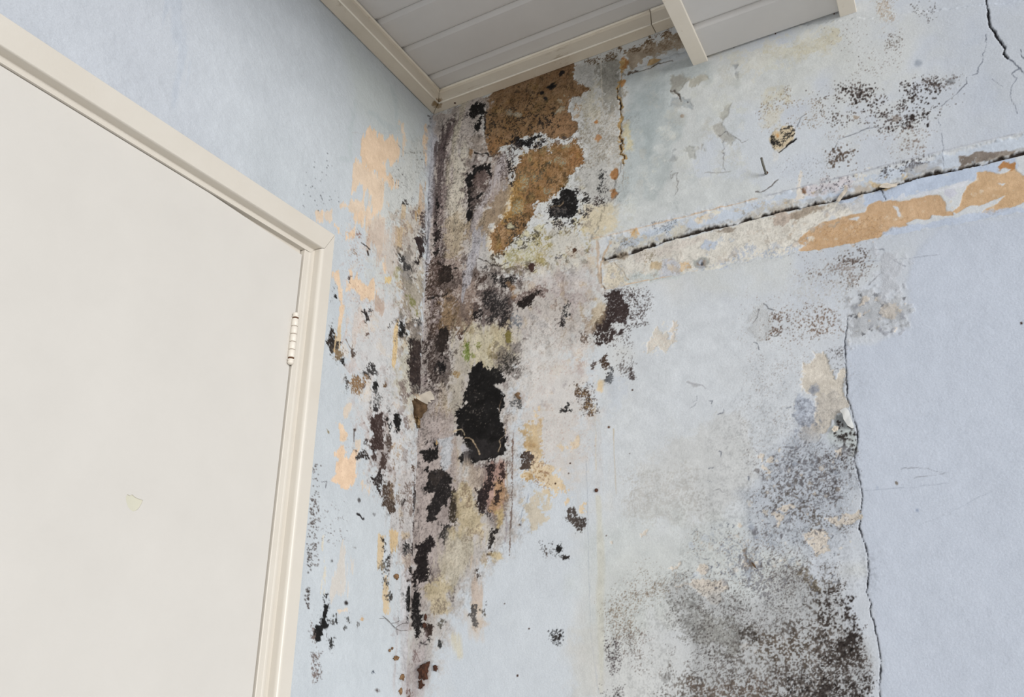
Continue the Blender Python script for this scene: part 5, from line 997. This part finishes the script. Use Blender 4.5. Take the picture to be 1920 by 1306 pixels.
def highlight_bead(parent, pa, pb, r=0.0016):  # adds a pale bead that paints an edge highlight on the strip
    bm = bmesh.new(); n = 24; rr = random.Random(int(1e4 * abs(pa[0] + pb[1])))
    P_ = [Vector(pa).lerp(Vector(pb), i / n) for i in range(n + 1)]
    tube(bm, P_, [r * rr.uniform(0.75, 1.15) for _ in P_], 8); o = obj('edge_highlight', bm, 'edge_highlight', parent, True); o['label'] = 'pale edge highlight painted along the strip'
highlight_bead(c1, (0.0362, -0.031, CB + 0.0009), (0.0362, -1.34, CB + 0.0009), 0.0021); highlight_bead(c1, (0.0400, -0.034, HZ - 0.004), (0.0400, -1.34, HZ - 0.004), 0.0030)
highlight_bead(c2, (0.037, -0.0295, CB + 0.0009), (0.585, -0.0295, CB + 0.0009), 0.0024); highlight_bead(c2, (0.041, -0.0330, HZ - 0.004), (0.585, -0.0330, HZ - 0.004), 0.0030)
highlight_bead(c3, (0.5872, -0.0295, CB + 0.0009), (BX0, -0.0295, CB + 0.0009)); highlight_bead(c3, (0.5872, -0.0330, HZ - 0.004), (BX0, -0.0330, HZ - 0.004), 0.0030)
def nailhead(px, py, z, parent, r=0.0022, X=None):
    d = ray(px, py); p = CAM + d * ((z - CAM[2]) / d[2])
    bm = bmesh.new(); bmesh.ops.create_uvsphere(bm, u_segments=10, v_segments=6, radius=r)
    bmesh.ops.scale(bm, vec=(1, 1, 0.35), verts=bm.verts); bmesh.ops.translate(bm, vec=tuple(p), verts=bm.verts)
    obj('nail_head', bm, 'rust' if r > 0.002 else 'cornice_paint', parent, True)
nailhead(787, 162, CB, c1, 0.0019); nailhead(853, 193, CB, c2, 0.0030); nailhead(1002, 131, CB, c2, 0.0019); nailhead(1190, 62, CB, c2, 0.0019)

# ------------------------------------------------------------------ door
door = empty('door_1', (0, -0.76, 0))
tag(door, 'cream flush door with moulded frame and painted butt hinge', 'door', kind='structure')
YO, ZO = -0.3195, 2.0720          # outer edge of the frame
FX, RX = 0.010, -0.009            # frame face, second face
# frame profile: w = distance inwards from the outer edge, x = height over the wall plane
def frame_prof(wf, r=0.007):
    p = [(0, -0.03), (0, FX - 0.001), (0.001, FX)]
    for k in range(7):
        a = math.pi / 2 * k / 6; p.append((wf - r + r * math.sin(a), FX - r + r * math.cos(a)))
    p += [(wf, RX + 0.001), (wf + 0.0005, RX)]
    wb = wf + 0.0065
    for k in range(1, 6):
        a = math.pi * k / 5; p.append((wb + 0.0035 - 0.0035 * math.cos(a), RX + 0.0012 * math.sin(a)))
    w2 = 0.0245 + wf
    p += [(wb + 0.0075, RX), (w2 - 0.001, RX), (w2, RX - 0.001), (w2, -0.03)]
    return p
PJ = frame_prof(0.0320); PH = frame_prof(0.0435, 0.0022)
PH = [(min(w, 0.0435 + 0.0105) if w > 0.0435 + 0.0105 else w, x) for w, x in PH]
bm = bmesh.new()
prism(bm, [(x, YO - w, 0.0) for w, x in PJ], [(x, YO - w, ZO - w2) for (w, x), (w2, _) in zip(PJ, PH)])
obj('frame_jamb', bm, 'frame_paint', door, False)
bm = bmesh.new()
prism(bm, [(x, YO - w - 0.0006, ZO - w2 + 0.0006) for (w, x), (w2, _) in zip(PJ, PH)], [(x, -1.20, ZO - w2) for w2, x in PH])
obj('frame_head', bm, 'frame_paint', door, False)
# jamb stop behind the leaf
bm = bmesh.new(); box(bm, -0.060, -0.046, -1.19, -0.372, 0.0, 2.028); obj('stop_back', bm, 'frame_paint', door)
# leaf with a chip in its paint
LXF = -0.0125
ly0, ly1 = -1.165, -0.3792
zt1 = 2.0064; zt0 = 2.0172; yk = -0.60
chip = [on_left(180 + a / 10.88, 880 + b / 10.88, LXF) for a, b in ((640, 500), (690, 530), (740, 505), (800, 560), (860, 590), (960, 620), (940, 680), (890, 770), (830, 830), (760, 850), (700, 820), (650, 750), (615, 640), (612, 560))]
bm = bmesh.new()
oc = [(ly0, 0.01), (ly1, 0.01), (ly1, zt1), (yk, zt0), (ly0, zt0)]; no = len(oc)
vo = [bm.verts.new((LXF, y, z)) for y, z in oc]; vi = [bm.verts.new((LXF, p[1], p[2])) for p in chip]
ed = [bm.edges.new((vo[i], vo[(i + 1) % no])) for i in range(no)] + [bm.edges.new((vi[i], vi[(i + 1) % len(vi)])) for i in range(len(vi))]
bmesh.ops.triangle_fill(bm, use_beauty=True, edges=ed)
bk = [bm.verts.new((LXF - 0.035, y, z)) for y, z in oc]
for i in range(no): bm.faces.new((vo[i], vo[(i + 1) % no], bk[(i + 1) % no], bk[i]))
bm.faces.new(bk)
ci = [bm.verts.new((LXF - 0.0018, p[1], p[2])) for p in chip]
for i in range(len(vi)): bm.faces.new((vi[i], vi[(i + 1) % len(vi)], ci[(i + 1) % len(vi)], ci[i]))
leaf = obj('door_leaf', bm, 'door_paint', door)
bm = bmesh.new(); bm.faces.new([bm.verts.new((LXF - 0.0017, p[1], p[2])) for p in chip])
ch = obj('chipped_spot', bm, 'chip_undercoat', leaf); ch['label'] = 'pale greenish undercoat showing in the chip'
bm = bmesh.new(); Q_ = [(yk, zt0 + 0.0006), (ly1 + 0.001, zt1 + 0.0006), (ly1 + 0.001, 2.024), (yk, 2.024)]
prism(bm, [(-0.030, a_, b_) for a_, b_ in Q_], [(-0.0195, a_, b_) for a_, b_ in Q_]); obj('head_infill', bm, 'frame_paint', door)  # infill strip added close behind the gap to lighten its wedge
# hinge
hy, hx = -0.3832, -0.0065
hz0, hz1 = on_left(550.5, 686, hx)[2], on_left(560.5, 588, hx)[2]
hin = obj('hinge', bmesh.new(), 'hinge_paint', door)
bm = bmesh.new()
box(bm, LXF - 0.001, LXF + 0.0012, hy - 0.004, hy + 0.001, hz0 + 0.010, hz1 - 0.010); bm.to_mesh(hin.data); bm.free()
def lathe(bm, x, y, prof, n=16):
    rings = [[bm.verts.new((x + r * math.cos(2 * math.pi * k / n), y + r * math.sin(2 * math.pi * k / n), z)) for k in range(n)] for r, z in prof]
    for a, b in zip(rings[:-1], rings[1:]):
        for k in range(n): bm.faces.new((a[k], a[(k + 1) % n], b[(k + 1) % n], b[k]))
    bm.faces.new(rings[0]); bm.faces.new(rings[-1])
kz0, kz1 = hz0 + 0.013, hz1 - 0.013
kh = (kz1 - kz0) / 5; r = 0.0062
for k in range(5):
    z0 = kz0 + k * kh + 0.0004; z1 = kz0 + (k + 1) * kh - 0.0004
    bm = bmesh.new(); lathe(bm, hx, hy, [(r - 0.0006, z0), (r, z0 + 0.0007), (r, z1 - 0.0007), (r - 0.0006, z1)])
    obj('knuckle', bm, 'hinge_paint', hin, True)
bm = bmesh.new(); lathe(bm, hx, hy, [(r * 0.86, hz0 + 0.010), (r * 0.86, hz1 - 0.010)]); obj('pin', bm, 'hinge_rust', hin, True)
for s, zb, ze in ((-1, kz0, hz0), (1, kz1, hz1)):
    bm = bmesh.new(); L = ze - zb
    lathe(bm, hx, hy, [(r * q, zb + L * t) for t, q in ((0.02, 0.62), (0.18, 0.62), (0.24, 0.98), (0.40, 1.0), (0.46, 0.80), (0.52, 0.84), (0.66, 0.98), (0.82, 0.86), (0.94, 0.52), (1.0, 0.12))])
    obj('finial', bm, 'hinge_paint', hin, True)

# ------------------------------------------------------------------ loose paint on the walls (parts of the wall)
def flake(wall, side, poly, mat, lift, name='paint_flake', thick=0.0006, base=0.001, seed=0):
    """sheet of loose paint: lift(u, v) in metres away from the wall; u, v = 0..1 inside the bounding box"""
    P = pts(poly) if isinstance(poly, str) else poly
    fn = on_right if side == 'R' else on_left
    bm = bmesh.new()
    n = 9
    x0, x1, y0, y1 = P[:, 0].min(), P[:, 0].max(), P[:, 1].min(), P[:, 1].max()
    vs_ = [bm.verts.new((float(x), float(y), 0)) for x, y in P]
    bm.faces.new(vs_)
    bmesh.ops.triangulate(bm, faces=bm.faces)
    bmesh.ops.subdivide_edges(bm, edges=bm.edges, cuts=2, use_grid_fill=True)
    bmesh.ops.triangulate(bm, faces=bm.faces)
    rr = random.Random(seed)
    ph = rr.uniform(0, 6)
    for v in bm.verts:
        u = (v.co.x - x0) / (x1 - x0); w = (v.co.y - y0) / (y1 - y0)
        p = fn(v.co.x, v.co.y)
        d = base + lift(u, w) + 0.0007 * math.sin(9 * u + ph) * math.cos(7 * w + ph)
        v.co = (p[0], -d, p[2]) if side == 'R' else (d, p[1], p[2])
    geo = bmesh.ops.solidify(bm, geom=list(bm.faces), thickness=thick)
    return obj(name, bm, mat, wall, False)
# curled brown paper-like peel in the corner: a crumpled, folded sheet standing off the wall
def crumple(name, mat, rows, lift, seed, label=None):
    """rows: left and right photo points of the sheet from top to bottom"""
    rr = random.Random(seed); bm = bmesh.new(); n = 14
    rows = [np.array(r_, float) for r_ in rows]; m = 26; G = []
    for j in range(m):
        t = j / (m - 1) * (len(rows) - 1); i = min(int(t), len(rows) - 2); fr = t - i
        xl, yl, xr, yr = rows[i] * (1 - fr) + rows[i + 1] * fr
        line = []
        for k in range(n):
            s = k / (n - 1)
            jx = 1.1 * math.sin(5.1 * j + 3 * k + seed) * (1 if k in (0, n - 1) else 0.3)
            x = xl + (xr - xl) * s + jx; y = yl + (yr - yl) * s + 0.8 * math.sin(4 * k + j)
            v = j / (m - 1)
            d = lift(s, v) + 0.0024 * math.sin(9 * s + 7 * v + seed) + 0.0016 * math.sin(17 * s - 11 * v) + rr.uniform(-0.0006, 0.0006)
            p_ = on_right(x, y, 0.0); line.append(bm.verts.new((p_[0] + 0.3 * d, p_[1] - max(d, 0.0012), p_[2])))
        G.append(line)
    for j in range(m - 1):
        for k in range(n - 1): bm.faces.new((G[j][k], G[j][k + 1], G[j + 1][k + 1], G[j + 1][k]))
    bmesh.ops.solidify(bm, geom=list(bm.faces), thickness=0.0007)
    o = obj(name, bm, mat, wall_right, True)
    if label: o['label'] = label
    return o
crumple('paint_curl', 'flake_brown', [(771, 732, 775, 733), (772, 742, 779, 741), (770, 752, 784, 751), (768, 762, 803, 759), (769, 772, 804, 766), (773, 780, 797, 778), (778, 788, 791, 786)],
        lambda s, v: 0.006 + 0.020 * math.sin(math.pi * min(1, s * 0.85 + 0.1)) * math.sin(math.pi * (0.15 + 0.7 * v)), 3, 'curled brown peel hanging in the corner')
crumple('paint_curl', 'flake_tan', [(778, 784, 790, 784), (781, 791, 791, 790), (783, 798, 790, 799), (784, 804, 792, 803)], lambda s, v: 0.011 - 0.006 * v + 0.004 * s, 5, 'tan tail below the brown peel')
flake(wall_right, 'R', '780,752 783,745 786,748 788,741 791,747 795,738 797,746 801,735 803,745 808,733 808,744 814,741 809,747 816,749 808,750 811,755 804,753 804,758 798,756 790,756', 'flake_cream', lambda u, v: 0.0006 + 0.0012 * v, 'paint_flake', seed=4, base=0.0016)
flake(wall_right, 'R', '772,719 775,726 778,722 780,731 783,737 781,744 777,746 773,737', 'flake_cream', lambda u, v: 0.002 + 0.002 * u, 'paint_flake', seed=5)
flake(wall_right, 'R', '1216,128 1220,117 1230,113 1241,113 1233,120 1224,126', 'flake_tan', lambda u, v: 0.003 + 0.006 * (1 - u), 'paint_flake', seed=7)
flake(wall_right, 'R', '1575,770 1586,764 1592,770 1598,788 1602,801 1598,803 1590,798 1582,786 1580,776', 'flake_paint', lambda u, v: 0.0015 + 0.004 * (1 - u) * v, 'paint_flake', seed=8)
flake(wall_right, 'R', '1560,806 1565,798 1573,800 1571,808 1564,810', 'flake_cream', lambda u, v: 0.002 + 0.002 * v, 'paint_flake', seed=9)
flake(wall_right, 'R', '966,740 972,735 977,737 975,743 980,747 977,750 971,746', 'flake_brown', lambda u, v: 0.002 + 0.003 * v, 'paint_flake', seed=10)
flake(wall_right, 'R', '1649,353 1655,346 1664,344 1672,347 1683,345 1682,350 1666,355 1655,355', 'flake_cream', lambda u, v: 0.002 + 0.003 * v, 'paint_flake', seed=11)
flake(wall_right, 'R', '1568,378 1574,368 1582,360 1586,352 1590,360 1580,372 1574,380', 'flake_cream', lambda u, v: 0.002 + 0.003 * u, 'paint_flake', seed=12)
flake(wall_right, 'R', '1610,966 1617,964 1619,969 1615,974 1611,972', 'flake_cream', lambda u, v: 0.001 + 0.003 * u, 'paint_flake', seed=13)
flake(wall_right, 'R', '1409,1052 1416,1058 1420,1066 1413,1061', 'flake_brown', lambda u, v: 0.001 + 0.002 * u, 'paint_flake', seed=14)
flake(wall_right, 'R', '818,832 820,824 822,830 821,835', 'flake_tan', lambda u, v: 0.002, 'paint_flake', seed=15)

# ------------------------------------------------------------------ bent nail and rusty stubs in the right wall
p0 = Vector(on_right(1437, 326)); p0.y = 0.004
path = [p0, Vector(on_right(1436.5, 325, -0.006)), Vector(on_right(1433.5, 317, -0.016)), Vector(on_right(1431, 309, -0.024)), Vector(on_right(1429, 302, -0.029)), Vector(on_right(1427.5, 295.5, -0.031))]
nail = empty('bent_nail', p0); tag(nail, 'bent grey nail sticking out of the wall below the scribbled filler', 'nail')
bm = bmesh.new(); tube(bm, path, [0.0021, 0.0022, 0.0022, 0.0022, 0.0022, 0.0021], 10); obj('shank', bm, 'nail_steel', nail, True)
bm = bmesh.new(); bmesh.ops.create_uvsphere(bm, u_segments=12, v_segments=8, radius=0.0042); bmesh.ops.scale(bm, vec=(1, 0.5, 0.9), verts=bm.verts)
q = on_right(1437.5, 325.5); bmesh.ops.translate(bm, vec=(q[0], -0.0022, q[2]), verts=bm.verts); obj('rust_collar', bm, 'rust', nail, True)
for x, y, lab in ((1119, 919, 'round rusty nail head in pale plaster right of the tan seepage'),):
    q = on_right(x, y); t = empty('rusty_nail', (q[0], 0, q[2])); tag(t, lab, 'nail')
    bm = bmesh.new(); bmesh.ops.create_uvsphere(bm, u_segments=14, v_segments=8, radius=0.0036); bmesh.ops.scale(bm, vec=(1, 0.4, 1), verts=bm.verts); bmesh.ops.translate(bm, vec=(q[0], -0.0022, q[2]), verts=bm.verts); obj('head', bm, 'rust', t, True)
    bm = bmesh.new(); tube(bm, [(q[0], 0.012, q[2]), (q[0], -0.002, q[2])], 0.0012, 8); obj('shank', bm, 'rust', t, True)

# ------------------------------------------------------------------ mud clumps low in the corner
def clump(side, x, y, rx, ry, mat, label, seed, spikes=6, k=1.0, group=None):
    rr = random.Random(seed)
    q = on_right(x, y) if side == 'R' else on_left(x, y)
    bm = bmesh.new(); bmesh.ops.create_icosphere(bm, subdivisions=4, radius=1.0)
    dirs = [(rr.uniform(0, 6.283), rr.uniform(0.25, 0.8)) for _ in range(spikes)]
    sx, sy = rx * 0.00125, ry * 0.00125
    for v in bm.verts:
        a = math.atan2(v.co.z, v.co.x); s = 0.58
        for d, am in dirs:
            e = math.cos(a - d)
            if e > 0: s += 0.8 * am * k * e ** 34
        n = 0.12 * math.sin(7 * v.co.x + seed) * math.cos(6 * v.co.z + 2 * seed) + 0.08 * math.sin(13 * v.co.y + 9 * v.co.x)
        v.co = Vector((v.co.x * (s + n) * sx, v.co.y * 0.42 * (1 + n) * min(sx, sy), v.co.z * (s + n) * sy))
    if side == 'L': bmesh.ops.rotate(bm, cent=(0, 0, 0), matrix=Matrix.Rotation(math.radians(90), 3, 'Z'), verts=bm.verts)
    off = 0.25 * min(sx, sy) + 0.0012
    bmesh.ops.translate(bm, vec=(q[0], -off, q[2]) if side == 'R' else (off, q[1], q[2]), verts=bm.verts)
    o = obj('mud_clump', bm, mat, None, True); tag(o, label, 'mud', group)
    return o
G = 'mud clumps stuck low in the corner'
clump('R', 797, 1255, 12, 14, 'mud', 'largest spiky dark brown mud clump low in the corner', 1, 7, group=G)
clump('R', 817, 1251, 5, 6, 'mud', 'small spiky mud clump just right of the largest one', 2, 4, group=G)
clump('R', 791, 1284, 6, 8, 'mud', 'spiky mud clump right below the largest one', 3, 4, group=G)
clump('R', 797, 1172, 5, 6, 'mud', 'brown mud clump beside the lowest black streak of the corner', 4, 3, 0.5, G)
clump('R', 799, 1156, 4, 7, 'mud', 'narrow brown mud crumb above the clump beside the black streak', 5, 2, 0.5, G)
clump('L', 741, 1080, 9, 6, 'mud_pale', 'pale brown mud crumb alone on the left wall above the cobweb', 6, 2, 0.4, G)
clump('L', 741, 1233, 9, 5, 'mud_pale', 'flat pair-lobed mud crumb on the left wall below the cobweb', 7, 4, 0.7, G)
clump('L', 729, 1219, 4, 3, 'mud_pale', 'left of two tiny mud crumbs below the cobweb', 8, 2, 0.5, G)
clump('L', 734, 1215, 3, 3, 'mud_pale', 'right of two tiny mud crumbs below the cobweb', 9, 2, 0.5, G)
clump('L', 752, 1268, 7, 6, 'mud_pale', 'mud crumb left of the largest clump near the bottom edge', 10, 4, 0.7, G)
clump('L', 749, 1295, 5, 8, 'mud_pale', 'lowest mud crumb on the left wall at the bottom edge', 11, 3, 0.4, G)

# ------------------------------------------------------------------ dusty cobweb across the corner
web = empty('cobweb', tuple(on_left(745, 1172))); tag(web, 'dusty grey cobweb strands on the left wall beside the lowest black streak', 'cobweb')
def strand(ptsl, r=0.00035, w=0.003):
    bm = bmesh.new(); tube(bm, [on_left(x, y, w) for x, y in ptsl], r, 5); obj('strand', bm, 'web', web, True)
for s in (((718, 1154), (727, 1161), (734, 1169), (741, 1177)), ((712, 1159), (722, 1158), (731, 1166), (740, 1175)), ((741, 1177), (748, 1172), (756, 1168), (766, 1168)), ((742, 1178), (752, 1182), (764, 1181)), ((744, 1176), (745, 1186), (746, 1190)), ((735, 1168), (742, 1167), (750, 1163)), ((746, 1170), (748, 1160), (747, 1156))):
    strand(s)
